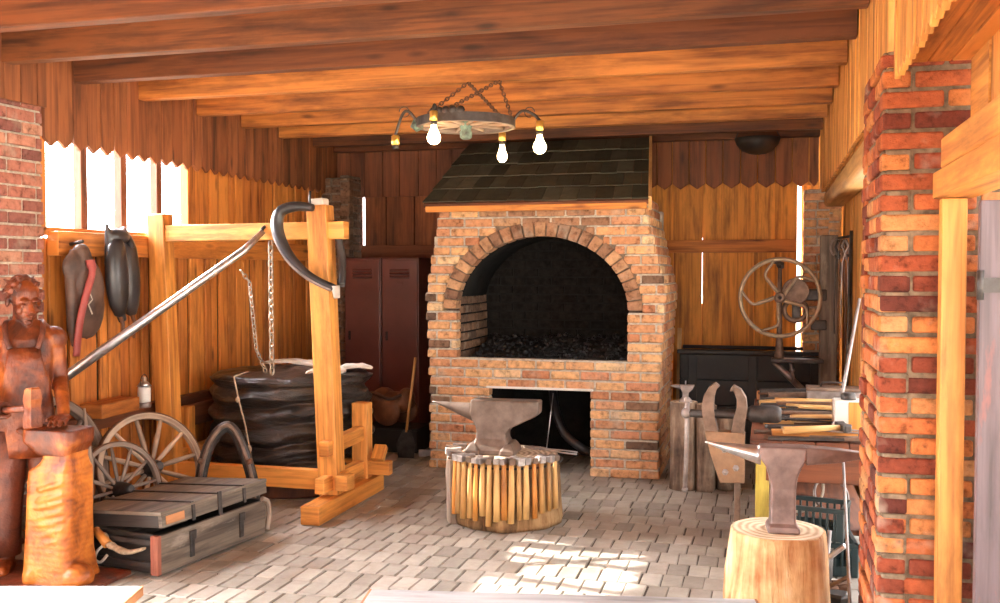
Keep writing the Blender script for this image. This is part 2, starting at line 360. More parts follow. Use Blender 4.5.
    def ball(s, c, r, m=I4, seg=14, rn=None, mi=0, sm=True):
        r = (r, r, r) if isinstance(r, (int, float)) else r
        n = max(6, seg // 2 + 1)
        rings = [[(c[0] + r[0] * sin(pi * i / n) * cos(2 * pi * j / seg), c[1] + r[1] * sin(pi * i / n) * sin(2 * pi * j / seg), c[2] - r[2] * cos(pi * i / n)) for j in range(seg)] for i in range(n + 1)]
        rings[0] = [(c[0] + 1e-4 * cos(2 * pi * j / seg), c[1] + 1e-4 * sin(2 * pi * j / seg), c[2] - r[2]) for j in range(seg)]
        rings[-1] = [(c[0] + 1e-4 * cos(2 * pi * j / seg), c[1] + 1e-4 * sin(2 * pi * j / seg), c[2] + r[2]) for j in range(seg)]
        s.loft(rings, m, rn, mi, sm)
    def ring(s, c, r, r2, m=I4, seg=40, sec=8, rn=None, mi=0, sx=1, sy=1):
        s.tube([(c[0] + r * sx * cos(2 * pi * i / seg), c[1] + r * sy * sin(2 * pi * i / seg), c[2]) for i in range(seg)], r2, m, sec, rn, mi, closed=True)
    def build(s, name, mats, parent=None, bevel=0, bseg=2, sub=0, remesh=0, smooth=0):
        me = bpy.data.meshes.new(name)
        me.from_pydata(s.v, [], s.f)
        uvl = me.uv_layers.new(name='UVMap'); k = 0
        flat = [c for f in s.uv for uv in f for c in uv]
        uvl.data.foreach_set('uv', flat)
        at = me.attributes.new('rnd', 'FLOAT', 'FACE'); at.data.foreach_set('value', s.rn)
        mats = mats if isinstance(mats, (list, tuple)) else [mats]
        for m in mats: me.materials.append(m)
        me.polygons.foreach_set('material_index', s.mi); me.polygons.foreach_set('use_smooth', s.sm)
        me.validate(); me.update()
        o = bpy.data.objects.new(name, me); C.objects.link(o)
        if parent: o.parent = parent
        if remesh:
            q = o.modifiers.new('r', 'REMESH'); q.mode = 'VOXEL'; q.voxel_size = remesh; q.use_smooth_shade = True
            if smooth:
                q = o.modifiers.new('s', 'SMOOTH'); q.factor = 0.5; q.iterations = smooth
            bake(o)
            for f in o.data.polygons: f.use_smooth = True
        if bevel:
            q = o.modifiers.new('b', 'BEVEL'); q.width = bevel; q.segments = bseg; q.limit_method = 'ANGLE'; q.angle_limit = radians(40)
        if sub:
            q = o.modifiers.new('u', 'SUBSURF'); q.levels = sub; q.render_levels = sub
        return o
def bake(o):
    dg = bpy.context.evaluated_depsgraph_get(); dg.update()
    me = bpy.data.meshes.new_from_object(o.evaluated_get(dg)); o.modifiers.clear()
    old = o.data; nm = old.name; o.data = me; bpy.data.meshes.remove(old); me.name = nm

def thing(name, label, cat, loc=(0, 0, 0), rz=0, group=None):
    o = bpy.data.objects.new(name, None); C.objects.link(o); o.empty_display_size = 0.1
    o.location = loc; o.rotation_euler = (0, 0, radians(rz)); return tag(o, label, cat, group)
def tag(o, label, cat, group=None):
    o['label'] = label; o['category'] = cat
    if group: o['group'] = group
    return o
def struct(o, label=None):
    o['kind'] = 'structure'
    if label: o['label'] = label
    return o
def origin(o, p):
    """move a one-mesh thing's origin to p without moving the mesh"""
    o.data.transform(T(-p[0], -p[1], -p[2])); o.location = p; return o
KIDS = {}
def copy_tree(o, parent=None):
    c = o.copy(); C.objects.link(c)
    if parent: c.parent = parent
    for ch in list(o.children): copy_tree(ch, c)
    return c
ORD = ['first', 'second', 'third', 'fourth', 'fifth', 'sixth', 'seventh', 'eighth', 'ninth', 'tenth', 'eleventh', 'twelfth', 'thirteenth', 'fourteenth', 'fifteenth', 'sixteenth', 'seventeenth', 'eighteenth', 'nineteenth', 'twentieth']

# ------------------------------------------------------------------ the room
def boards_x(mb, y, x0, x1, z0, z1, wid=(0.13, 0.2), th=0.024, gap=0.004, point=0, side=-1, jit=0.004, mi=0):
    """vertical boards across X on the plane y (front face at y, thickness away from the room)"""
    x = x0
    while x < x1 - 0.02:
        b = min(U(*wid), x1 - x)
        if x1 - (x + b) < 0.04: b = x1 - x
        j = U(-jit, jit); m = T(x, y + j, 0)
        if point:
            mb.prism([(0, z0 + point), (b / 2 - gap / 2, z0), (b - gap, z0 + point), (b - gap, z1), (0, z1)], 0, th, m, mi=mi)
        else: mb.box((b / 2 - gap / 2, th / 2, (z0 + z1) / 2), (b - gap, th, z1 - z0), m, mi=mi)
        x += b
def boards_y(mb, x, y0, y1, z0, z1, wid=(0.13, 0.2), th=0.024, gap=0.004, point=0, out=-1, jit=0.004, mi=0):
    y = y0
    while y < y1 - 0.02:
        b = min(U(*wid), y1 - y)
        if y1 - (y + b) < 0.04: b = y1 - y
        m = T(x + U(-jit, jit), y, 0) @ RZ(90)              # local x -> +Y, local y -> -X
        d0, d1 = (0, th) if out < 0 else (-th, 0)
        if point: mb.prism([(0, z0 + point), (b / 2 - gap / 2, z0), (b - gap, z0 + point), (b - gap, z1), (0, z1)], d0, d1, m, mi=mi)
        else: mb.box((b / 2 - gap / 2, (d0 + d1) / 2, (z0 + z1) / 2), (b - gap, th, z1 - z0), m, mi=mi)
        y += b
def bricks(mb, m, W, z0, z1, ext=None, bl=0.23, bh=0.061, jt=0.014, dep=0.1, mi=0, mmi=1, proud=0.010, jit=0.005, start=0, mort=0.09, mifn=None):
    """courses in local XZ, outer face at local y=0 (facing -Y); ext(z) -> list of (x0,x1) intervals"""
    z = z0; k = start
    while z < z1 - 0.02:
        h = min(bh, z1 - z)
        for a, b in (ext(z + h / 2) if ext else [(0, W)]):
            if b - a < 0.02: continue
            mb.box(((a + b) / 2, proud + mort / 2, z + (bh + jt) / 2), (b - a - 0.006, mort, min(bh + jt, z1 - z)), m, mi=mmi)
            x = (0 if k % 2 else -bl / 2) + math.floor(a / bl - 0.5) * bl
            while x < b:
                p, q = max(x, a), min(x + bl - jt, b)
                if b - q < 0.05: q = b
                if q - p > 0.028:
                    dy = U(-jit, jit)
                    mb.box(((p + q) / 2, dep / 2 + dy, z + h / 2), (q - p, dep, h), m @ T(0, 0, U(-0.002, 0.002)), mi=mifn((p + q) / 2, z) if mifn else mi)
                x += bl
                if q == b: break
        z += bh + jt; k += 1

XL, XR, YB, ZJ, ZD = -4.25, 0.42, 9.20, 2.77, 2.97

# floor of rectangular pavers
mb = MB()
mb.box((-1.85, 5.5, -0.06), (5.5, 8.6, 0.1), mi=1)
y = 1.6; row = 0
while y < 9.3:
    x = -4.45 + U(0, 0.05) + (0.054 if row % 3 == 1 else 0)
    while x < 0.75:
        a = 0.108
        m = T(x + a / 2 + U(-.003, .003), y + 0.1 + U(-.006, .006), U(-0.0035, 0)) @ RZ(U(-1.5, 1.5)) @ RX(U(-.5, .5))
        mb.box((0, 0, -0.02), (a - U(.004, .010), 0.2 - U(.004, .009), 0.04), m)
        x += a
    y += 0.2; row += 1
floor = struct(mb.build('floor', [M['paver'], M['joint']], bevel=0.004, bseg=1))

mb = MB(); mb.box((0, 10, -0.16), (120, 120, 0.1)); struct(mb.build('ground', M['ground']), 'gravel yard outside the smithy')

# ceiling deck over the joists
mb = MB(); x = -4.5
while x < 0.8:
    mb.box((x + 0.07, 3.95, ZD + 0.012), (0.136, 10.7, 0.024)); x += 0.14  # deck carried on unseen past the camera to cut front sky light
mb.box((-1.75, 3.95, ZD + 0.06), (5.7, 10.8, 0.06))
struct(mb.build('ceiling', M['deck']))
mb = MB(); boards_x(mb, -1.42, -4.5, -2.3, 0, 2.95); boards_x(mb, -1.42, .3, .9, 0, 2.95); boards_x(mb, -1.42, -2.3, .3, 2.1, 2.95)  # unseen front wall, added to cut the light on the joist faces
struct(mb.build('added_wall_front', M['board'], bevel=.003, bseg=1), 'added unseen board wall behind the viewer, its wide doorway limiting the front light')

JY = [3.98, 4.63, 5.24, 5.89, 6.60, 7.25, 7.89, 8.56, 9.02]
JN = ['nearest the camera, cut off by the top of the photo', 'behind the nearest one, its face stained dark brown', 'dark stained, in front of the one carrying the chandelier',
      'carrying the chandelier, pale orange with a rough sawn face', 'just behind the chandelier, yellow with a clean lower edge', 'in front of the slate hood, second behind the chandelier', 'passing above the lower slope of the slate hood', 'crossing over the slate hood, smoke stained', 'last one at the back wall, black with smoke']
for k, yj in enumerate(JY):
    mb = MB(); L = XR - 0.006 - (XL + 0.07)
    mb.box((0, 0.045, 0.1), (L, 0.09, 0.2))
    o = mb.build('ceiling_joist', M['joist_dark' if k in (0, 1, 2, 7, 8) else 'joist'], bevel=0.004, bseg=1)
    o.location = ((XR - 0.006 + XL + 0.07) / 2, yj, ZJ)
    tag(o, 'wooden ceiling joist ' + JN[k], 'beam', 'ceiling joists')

# left wall: brick stretch, boards, window
mb = MB(); bricks(mb, T(XL + 0.05, 4.25, 0) @ RZ(90), 0.735, 0, 2.60)
mb.box((XL - 0.06, 4.615, 1.30), (0.12, 0.72, 2.59), mi=1)
struct(mb.build('wall_left_brick', [M['brick_purple'], M['mortar']], bevel=0.006), 'brick stretch of the left wall behind the carved statue')
mb = MB()
boards_y(mb, XL, 4.98, YB, 0, 1.80, (0.085, 0.17), gap=0.019, jit=.010)
boards_y(mb, XL, 6.60, YB, 1.80, 2.95, (0.085, 0.17), gap=0.019, jit=.010)
boards_y(mb, XL, 4.25, 6.60, 2.50, 2.95, (0.12, 0.2), gap=0.006)
for a, b, c in ((-1.4, 2.3, 0), (3.5, 4.25, 0), (2.3, 3.5, 2.1)): boards_y(mb, XL, a, b, c, 2.95, (0.12, 0.2), gap=0.0)  # unseen front stretch and doorway, added to shape light from the left
boards_y(mb, XL - 0.03, 5.05, YB + .2, 0, 1.80, (0.2, 0.3), gap=0.0, mi=1)  # near-black backing boards put the shade of the gaps into colour
boards_y(mb, XL - 0.03, 6.60, YB + .2, 1.80, 2.95, (0.2, 0.3), gap=0.0, mi=1)
struct(mb.build('wall_left', [M['board'], M['chest_end']], bevel=0.003, bseg=1))
mb = MB(); boards_y(mb, XL + 0.085, 4.25, 4.99, 2.57, 2.96, (0.128, 0.134), gap=0.008)
boards_y(mb, XL + 0.06, 4.99, YB - 0.05, 2.35, 2.96, (0.128, 0.134), gap=0.008, point=0.045, jit=0.005)
boards_y(mb, XL + 0.03, 4.25, YB - 0.05, 2.43, 2.96, (0.2, 0.3), gap=0.0, mi=1)
struct(mb.build('trim_1', [M['board_red'], M['board_dark']], bevel=0.002, bseg=1), 'red-brown board valance with pointed ends above the left window')
mb = MB(); mb.box((XL + 0.045, 7.125, 1.765), (0.085, 4.12, 0.15))
struct(mb.build('trim_2', M['board'], bevel=0.005), 'horizontal wooden rail under the left window')
mb = MB(); mb.box((XL + 0.04, 7.1, 0.62), (0.07, 4.1, 0.10))
struct(mb.build('trim_3', M['board_dark'], bevel=0.005), 'low dark rail along the left wall behind the wheels')

win = struct(thing('window_1', 'four-light window high in the left wall', 'window', (XL, 4.99, 1.84)))
del win['category']
mb = MB(); W_, H_ = 1.61, 0.66
for a, b, c, d in ((W_ / 2, 0.0, W_, 0.05), (W_ / 2, H_, W_, 0.05)): mb.box((-0.01, a, b), (0.07, c, d))
for a in (0.025, W_ - 0.025): mb.box((-0.01, a, H_ / 2), (0.07, 0.05, H_))
mb.build('window_frame', M['board'], win, bevel=0.004)
for k in range(3):
    mb = MB(); mb.box((-0.01, W_ * (k + 1) / 4, H_ / 2), (0.06, 0.06, H_ - 0.05)); mb.build('mullion', M['board_dark'], win, bevel=0.003)
for k in range(4):
    mb = MB(); mb.box((-0.02, W_ * (k + 0.5) / 4, H_ / 2), (0.004, W_ / 4 - 0.05, H_ - 0.05)); mb.build('pane', M['pane'], win)

# back wall
mb = MB()
for a, b in ((-1.2, -0.858), (-0.856, -0.599), (-0.592, -0.415), (-0.413, -0.140), (-0.138, 0.039), (0.0405, 0.234)):
    mb.box(((a + b) / 2, YB + 0.014 + U(-.004, .004), 1.48), (b - a, 0.028, 2.96))
for a in (-.854, -.414, -.139, .04): mb.box((a, YB + 0.04, 1.2), (.06, 0.012, 2.4))
mb.box((-.594, YB + 0.04, 2.15), (.06, 0.012, .5)); mb.box((-.594, YB + 0.04, .8), (.06, 0.012, 1.0))
boards_x(mb, YB + 0.03, -1.2, 0.75, 2.36, 2.96, (0.2, 0.3), gap=0.0)
mb.box((0.52, YB + 0.06, 1.2), (0.50, 0.03, 2.4))
struct(mb.build('wall_back', M['board_back'], bevel=0.003, bseg=1))
mb = MB()
for a, b in ((-4.40, -3.955), (-3.925, -3.70), (-3.69, -3.40), (-3.39, -3.10), (-3.09, -2.8), (-2.79, -2.5), (-2.49, -2.2), (-2.19, -1.9), (-1.89, -1.6), (-1.59, -1.2)):
    mb.box(((a + b) / 2, YB + 0.02, 1.48), (b - a, 0.028, 2.96))
boards_x(mb, YB + 0.036, -3.925, -1.2, 0, 2.96, (0.2, 0.3), gap=0.0, mi=1)
struct(mb.build('wall_back_boards', [M['board_red'], M['board_dark']], bevel=0.003, bseg=1), 'red-brown boards of the back wall above the lockers')
mb = MB(); boards_x(mb, YB - 0.05, -4.24, -2.3, 2.33, 2.96, (0.15, 0.2), gap=0.006)
struct(mb.build('trim_4', M['board_dark'], bevel=0.002, bseg=1), 'dark upper boards of the back wall left of the hood')
mb = MB(); boards_x(mb, YB - 0.05, -1.15, 0.418, 2.34, 2.96, (0.135, 0.155), gap=0.008, point=0.05)
struct(mb.build('trim_5', M['board_red'], bevel=0.002, bseg=1), 'board valance with pointed ends on the back wall right of the hood')
mb = MB(); mb.box((-0.45, YB - 0.035, 1.82), (1.34, 0.06, 0.115))
struct(mb.build('trim_6', M['board'], bevel=0.005), 'horizontal rail on the golden boards of the back wall')
mb = MB(); mb.box((-3.0, YB - 0.035, 1.785), (1.86, 0.06, 0.13))
struct(mb.build('trim_7', M['board_dark'], bevel=0.005), 'dark rail on the back wall above the lockers')

def brick_pier(name, x0, x1, y0, y1, h, mats, label):
    mb = MB()
    bricks(mb, T(x0, y0, 0), x1 - x0, 0, h, start=0, bh=.060, jt=.016, proud=.022, jit=.009)
    bricks(mb, T(x0, y1, 0) @ RZ(-90), y1 - y0, 0, h, start=1, bh=.060, jt=.016, proud=.016, jit=.008)
    bricks(mb, T(x1, y0, 0) @ RZ(90), y1 - y0, 0, h, start=1)
    bricks(mb, T(x1, y1, 0) @ RZ(180), x1 - x0, 0, h, start=0)
    mb.box(((x0 + x1) / 2, (y0 + y1) / 2, h / 2), (x1 - x0 - 0.03, y1 - y0 - 0.03, h - 0.004), mi=1)
    return struct(mb.build(name, mats, bevel=0.010, bseg=3), label)
brick_pier('brick_pillar', 0.40, 1.0, 3.94, 4.70, 2.40, [M['brick_red'], M['mortar_brown']], 'thick red brick pillar at the right beside the door frame')
brick_pier('brick_pier', -4.24, -3.94, 8.86, 9.16, 2.50, [M['brick_smoked'], M['mortar_dark']], 'sooty brick pier in the back left corner beside the lockers')
brick_pier('brick_pier', 0.285, 0.585, 8.90, 9.22, 2.30, [M['brick'], M['mortar']], 'brick pier in the back right corner')

# right wall
mb = MB()
boards_y(mb, XR, 3.95, 9.15, 2.27, 2.96, (0.085, 0.115), gap=0.006, out=1)
boards_y(mb, XR + 0.03, 4.70, 9.15, 2.27, 2.96, (0.2, 0.3), gap=0, out=1)
struct(mb.build('wall_right', M['board_pale'], bevel=0.003, bseg=1))
mb = MB(); boards_y(mb, 0.62, 7.0, 9.2, 0, 2.25, (0.085, 0.115), gap=0.006, out=1)  # boards stop short; hidden gap added to let light onto the back wall
boards_y(mb, 0.65, 7.0, 9.2, 0, 2.25, (0.2, 0.3), gap=0, out=1)
struct(mb.build('wall_right_boards', M['board_pale'], bevel=0.003, bseg=1), 'yellow boards set back under the right header')
mb = MB(); mb.box((0.53, 6.80, 2.205), (0.17, 4.18, 0.125))
struct(mb.build('trim_8', M['handle'], bevel=0.03, bseg=3), 'rough header beam running from the brick pillar to the back pier')
mb = MB(); boards_y(mb, 0.44, 2.4, 3.925, 2.30, 2.96, (0.088, 0.098), gap=0.004, point=0.03, out=1)
struct(mb.build('trim_9', M['board_pale'], bevel=0.003, bseg=1), 'yellow valance of pointed boards at the top right')
mb = MB(); x = 0.475
while x < 0.73: mb.box((x + 0.04, 3.165, 2.375), (0.076, 1.53, 0.02)); x += 0.08
struct(mb.build('trim_10', M['board'], bevel=0.003, bseg=1), 'boarded soffit behind the top right valance')
mb = MB()
for a, b in ((3.60, 3.90), (3.34, 3.56), (3.10, 3.33), (2.4, 3.09)): mb.box((0.71, (a + b) / 2, 2.225), (0.03, b - a, 0.28))
mb.box((0.735, 3.15, 2.225), (0.02, 1.5, 0.28), mi=1)
struct(mb.build('trim_11', [M['board_pale'], M['board_dark']], bevel=0.003), 'boards above the right door frame')
mb = MB(); mb.box((0.675, 3.07, 2.02), (0.17, 1.56, 0.11)); struct(mb.build('trim_12', M['pine'], bevel=0.008), 'heavy beam over the right door frame')
dr = struct(thing('door_1', 'doorway at the right edge with its purple-grey door swung open', 'door', (0.6, 3.9, 0))); del dr['category']
mb = MB(); mb.box((0.04, -0.015, 0.93), (0.085, 0.07, 1.86)); mb.build('jamb', M['pine'], dr, bevel=0.005)
mb = MB(); mb.box((0.045, -0.8, 1.91), (0.14, 1.64, 0.095)); mb.build('lintel', M['pine'], dr, bevel=0.005)
mb = MB()
for k in range(6): mb.box((0.155 + 0.13 * k, -0.20, 0.93), (0.126, 0.04, 1.82))
lf = mb.build('door_leaf', M['door'], dr, bevel=0.004)
mb = MB(); mb.box((0.25, -0.225, 1.55), (0.3, 0.008, 0.05)); mb.cyl((0.095, -0.22, 1.50), (0.095, -0.22, 1.60), 0.012); mb.build('hinge', M['iron'], lf)

# ------------------------------------------------------------------ the forge
FX0, FX1, FY0, FY1 = -2.66, -0.80, 7.53, 8.55
AX, AZ, AA, AB = -1.735, 1.29, 0.685, 0.575       # arch centre, spring height, half width, rise
def fl(z):
    if z < 1.40: return FX0 - 0.03 * max(0, (z - 0.7) / 0.7)
    return FX0 - 0.03 + 0.12 * (z - 1.40) / 0.72
def fr(z):
    if z < 1.40: return FX1 + 0.05 * max(0, (z - 0.7) / 0.7)
    return FX1 + 0.05 - 0.17 * (z - 1.40) / 0.72
def fext(z):
    a, b = fl(z), fr(z)
    a += 0.012 * (int(z * 13.3) % 2); b -= 0.012 * (int(z * 13.3) % 2)
    if z < 0.665: return [(a, -2.15), (-1.335, b)]
    if z < 0.86: return [(a, b)]
    o = 0.0 if z < AZ else 0.115
    if z < AZ: return [(a, AX - AA), (AX + AA, b)]
    t = (z - AZ) / (AB + o)
    if t >= 1: return [(a, b)]
    hw = (AA + o) * sqrt(1 - t * t)
    return [(a, AX - hw), (AX + hw, b)]
forge = thing('brick_forge', 'large brick forge with an arched hearth, coal bed and slate hood', 'forge', (-1.73, 8.0, 0))
inv = T(1.73, -8.0, 0)
mb = MB()
bricks(mb, inv @ T(0, FY0, 0), 0, 0, 2.12, ext=fext, bl=0.235, dep=0.11, start=1, mifn=lambda x, z: 2 if z > 1.86 and abs(x + 1.72) < .55 * (1.2 - abs(z - 2.0) * 3) * U(.6, 1.2) else (3 if R() < .045 else 0))
mb.rn_mark = len(mb.f)
def fside(z): return [(0, FY1 - FY0)]
z = 0; k = 0
for xs, rot in ((1, 90), (-1, -90)):
    k = 0; z = 0
    while z < 2.1:
        X = fr(z) if xs > 0 else fl(z)
        m = inv @ (T(X - 0.005, FY0 + 0.105, z) @ RZ(90) if xs > 0 else T(X + 0.005, FY1, z) @ RZ(-90))
        bricks(mb, m, FY1 - FY0 - 0.105, 0, 0.0749, start=k, dep=0.11); z += 0.075; k += 1
mb.box((-1.73 + 1.73, FY1 - 0.06 - 8.0, 1.05), (1.70, 0.1, 2.1), mi=1)
mb.box((0, 0.02, 2.10), (1.62, 0.96, 0.03), mi=1)
mb.build('brick_body', [M['brick'], M['mortar'], M['brick_arch'], M['brick_smoked']], forge, bevel=0.011, bseg=3)
# voussoirs
mb = MB(); n = 25
def apt(t, o): return (AX + (AA + o) * cos(t), AZ + (AB + o) * sin(t))
for k in range(n):
    t0 = pi * (k + 0.06) / n; t1 = pi * (k + 0.94) / n
    P = [apt(t0, 0.004), apt(t0, 0.115), apt(t1, 0.115), apt(t1, 0.004)]
    mb.prism(P, -0.006 + U(-.004, .004), 0.12, inv @ T(0, FY0, 0))
    P = [apt(pi * k / n, 0.008), apt(pi * k / n, 0.175), apt(pi * (k + 1) / n, 0.175), apt(pi * (k + 1) / n, 0.008)]
    mb.prism(P, 0.014, 0.11, inv @ T(0, FY0, 0), mi=1)
mb.build('arch', [M['brick_arch'], M['mortar_dark']], forge, bevel=0.007)
# hearth interior: sooty side bricks, back, vault, bed
for m in (inv @ T(AX - AA, FY0 + 0.1, 0.80) @ RZ(90), inv @ T(AX + AA, FY1 - 0.15, 0.80) @ RZ(-90)):
    mb = MB(); bricks(mb, m, 0.80, 0, 0.62, jit=0.006)
    mb.build('hearth_side', [M['brick_smoked'], M['soot']], forge, bevel=0.006)
mb = MB()
bricks(mb, inv @ T(AX - AA - 0.1, FY1 - 0.14, 0.80), 1.6, 0, 1.25, jit=0.008)
rings = []
for yy in (FY0 + 0.10, FY1 - 0.05):
    rings.append([(apt(pi * k / 24, 0.02)[0], yy, apt(pi * k / 24, 0.02)[1]) for k in range(25)] + [(apt(pi * k / 24, 0.10)[0], yy, apt(pi * k / 24, 0.10)[1]) for k in range(24, -1, -1)])
mb.loft(rings, inv, mi=1)
mb.build('hearth_vault', [M['brick_soot'], M['soot']], forge)
mb = MB()
mb.box((AX + 1.73, FY0 + 0.52 - 8.0, 0.775), (1.62, 0.86, 0.10), mi=0)                # slab of the bed
mb.box((-1.7425 + 1.73, FY0 + 0.055 - 8.0, 0.672), (0.86, 0.13, 0.018), mi=1)              # plastered lintel
mb.build('hearth_bed', [M['soot'], M['white_metal']], forge, bevel=0.003)
mb = MB()                                                                                # ash opening inside
mb.box((-2.2 + 1.73, 0.0, 0.35), (0.08, 0.84, 0.7)); mb.box((-1.285 + 1.73, 0.0, 0.35), (0.08, 0.84, 0.7)); mb.box((0, 0.40, 0.35), (1.0, 0.06, 0.7))
mb.build('ash_pit_lining', M['soot'], forge)
# hood
E0, E1 = Vector((0, 7.40, 2.125)), Vector((0, 8.54, 2.725))
def hood(u, v, d=0.0):                  # u 0..1 across, v 0..1 up the slope
    xl = -2.655 + 0.03 * v; xr = -0.865 - 0.13 * v
    p = E0.lerp(E1, v); nrm = Vector((0, -(E1.z - E0.z), E1.y - E0.y)).normalized()
    return Vector((xl + (xr - xl) * u, 0, 0)) + p + nrm * d
mb = MB()
c = [hood(0, 0, -.03), hood(1, 0, -.03), hood(0, 1, -.03), hood(1, 1, -.03), hood(0, 0, 0), hood(1, 0, 0), hood(0, 1, 0), hood(1, 1, 0)]
mb.hexa(c, inv)
mb.build('hood_deck', M['board_dark'], forge)
mb = MB()
rows = 5
for r in range(rows):
    v0, v1 = r / rows - 0.012, (r + 1) / rows + 0.02
    nu = 13; off = 0.5 if r % 2 else 0
    for k in range(-1, nu):
        u0, u1 = max(0, (k + off) / nu + 0.001), min(1, (k + 1 + off) / nu - 0.001)
        if u1 - u0 < 0.01: continue
        dv = U(-0.006, 0.006); dd = U(0, 0.004)
        q = [hood(u0, v0 + dv, 0.018 + dd), hood(u1, v0 + dv, 0.018 + dd), hood(u0, v1, 0.002), hood(u1, v1, 0.002)]
        nrm = Vector((0, -0.6, 0.8)) * 0.009
        mb.hexa([q[0], q[1], q[2], q[3], q[0] + nrm, q[1] + nrm, q[2] + nrm, q[3] + nrm], inv)
mb.build('slate_shingles', M['slate'], forge)
mb = MB()
mb.beam(inv @ (hood(0.01, 0.0, -0.045)), inv @ (hood(0.985, 0.0, -0.045)), 0.05, 0.045)
mb.build('eave_board', M['board'], forge, bevel=0.003)
mb = MB()                                                                                # right gable cheek and its pale verge
a, b, c_ = hood(0.985, 0.04, -.03), hood(0.985, 1, -.03), Vector((hood(0.985, 1, 0).x, 8.54, 2.11))
mb.loft([[a, b, c_], [a + Vector((-.03, 0, 0)), b + Vector((-.03, 0, 0)), c_ + Vector((-.03, 0, 0))]], inv, sm=False)
mb.build('hood_cheek', M['board'], forge); mb = MB()
a2, b2, c2 = hood(0.015, 0.04, -.03), hood(0.015, 1, -.03), Vector((hood(0.015, 1, 0).x, 8.54, 2.11))
mb.loft([[a2, b2, c2], [a2 + Vector((.03, 0, 0)), b2 + Vector((.03, 0, 0)), c2 + Vector((.03, 0, 0))]], inv, sm=False)
mb.build('hood_cheek', M['board'], forge)
mb = MB(); mb.beam(inv @ hood(1.0, -0.01, -0.02), inv @ hood(1.0, 1, -0.02), 0.025, 0.11); mb.build('verge_board', M['handle'], forge, bevel=0.003)

mb = MB(); nx, ny = 40, 24                                                               # coal heaped in the hearth
def coalz(x, y): return 0.855 + 0.17 * max(0, y) ** 1.2 + 0.10 * max(0, abs(x) - 0.42) + 0.035 * mnoise.noise((x * 7, y * 7, 1)) + 0.02 * mnoise.noise((x * 19, y * 19, 5))
g = [[(AX + (i / nx - .5) * 1.34, FY0 + 0.14 + j / ny * 0.72, coalz((i / nx - .5) * 1.34, j / ny) if 0 < i < nx and 0 < j < ny else 0.82) for i in range(nx + 1)] for j in range(ny + 1)]
mb.loft(g, cap=False, sm=False); mb.f = [f for k, f in enumerate(mb.f) if k % (nx + 1) != nx]
keep = [k for k in range(ny * (nx + 1)) if k % (nx + 1) != nx]
for nm in ('uv', 'rn', 'mi', 'sm'): setattr(mb, nm, [getattr(mb, nm)[k] for k in keep])
for k in range(520):
    x, y = U(-.62, .62), R() ** 1.3
    s_ = U(0.008, 0.024)
    mb.ball((0, 0, 0), (s_, s_ * U(.6, 1), s_ * U(.6, 1)), T(AX + x, FY0 + 0.15 + y * 0.7, coalz(x, y) + s_ * .4) @ RZ(U(0, 180)) @ RX(U(0, 180)), seg=6, sm=False)
o = mb.build('coal_heap', M['coal']); o['kind'] = 'stuff'; tag(o, 'black coal heaped in the arched hearth of the brick forge', 'coal')

# ------------------------------------------------------------------ stump with the big anvil and its ring of hammers
SX, SY = -1.615, 6.10
st = thing('anvil_stump', 'broad wooden stump under the central anvil with an iron ring of hammers', 'tree stump', (SX, SY, 0))
mb = MB(); mb.lathe([(0.345, 0), (0.352, 0.03), (0.340, 0.15), (0.335, 0.28), (0.325, 0.40), (0.315, 0.425)], seg=44, wob=0.07, capmi=1)
mb.build('trunk', [M['bark'], M['endgrain']], st)
mb = MB(); mb.tube([(0.345 * cos(a), 0.345 * sin(a), 0.39) for a in [2 * pi * i / 48 for i in range(48)]], 0.007, seg=6, closed=True)
mb.build('hanging_ring', M['iron'], st)
for k in range(4):
    a = radians(35 + 90 * k); mb = MB(); mb.cyl((0.28 * cos(a), 0.28 * sin(a), 0.39), (0.348 * cos(a), 0.348 * sin(a), 0.39), 0.006, seg=6); mb.build('ring_bracket', M['iron'], st)
mb = MB()                                                                                 # bark slab standing proud on the left flank
rings = []
for z in (0.0, 0.15, 0.3, 0.41):
    r0, r1 = 0.345, 0.395 + 0.02 * mnoise.noise((0, 0, z * 9))
    A_ = [radians(182 + 7 * i) for i in range(6)]
    rings.append([(r0 * cos(a), r0 * sin(a), z) for a in A_] + [((r1 + .012 * mnoise.noise((a * 4, z * 9, 3))) * cos(a), r1 * sin(a), z) for a in reversed(A_)])
mb.loft(rings, sm=False); mb.build('bark_slab', M['grey_wood'], st, bevel=0.006)

def rect(x0, x1, hw, z): return [(x0, -hw, z), (x1, -hw, z), (x1, hw, z), (x0, hw, z)]
an = thing('anvil', 'large brown single-horn anvil on the broad stump in the middle', 'anvil', (SX - 0.10, SY + 0.0, 0.425), 3)
mb = MB()
mb.loft([rect(-.145, .155, .12, 0), rect(-.14, .15, .115, .03), rect(-.112, .118, .095, .06), rect(-.10, .10, .082, .10), rect(-.095, .098, .078, .135), rect(-.10, .13, .075, .17), rect(-.12, .20, .07, .205), rect(-.135, .285, .067, .245), rect(-.137, .31, .067, .262), rect(-.137, .312, .067, .345)], sm=False)
mb.build('anvil_body', M['anvil'], an, bevel=0.012, bseg=3)
mb = MB(); rings = []
for t in [i / 12 for i in range(13)]:
    x = -.13 - .275 * t; zt = .318 + .004 * t; r = max(.006, .060 * (1 - t) ** 0.85); h = max(.006, .060 * (1 - t) ** .95)
    rings.append([(x, r * cos(a), zt - h + h * sin(a)) for a in [2 * pi * j / 20 for j in range(20)]])
mb.loft(rings); mb.build('horn', M['anvil'], an)
for sx in (-1, 1):
    mb = MB(); mb.loft([rect(-.05, .05, .135, 0), rect(-.045, .045, .13, .03), rect(-.015, .02, .09, .075)], T(sx * .115, 0, 0), sm=False); mb.build('foot', M['anvil'], an, bevel=0.01)

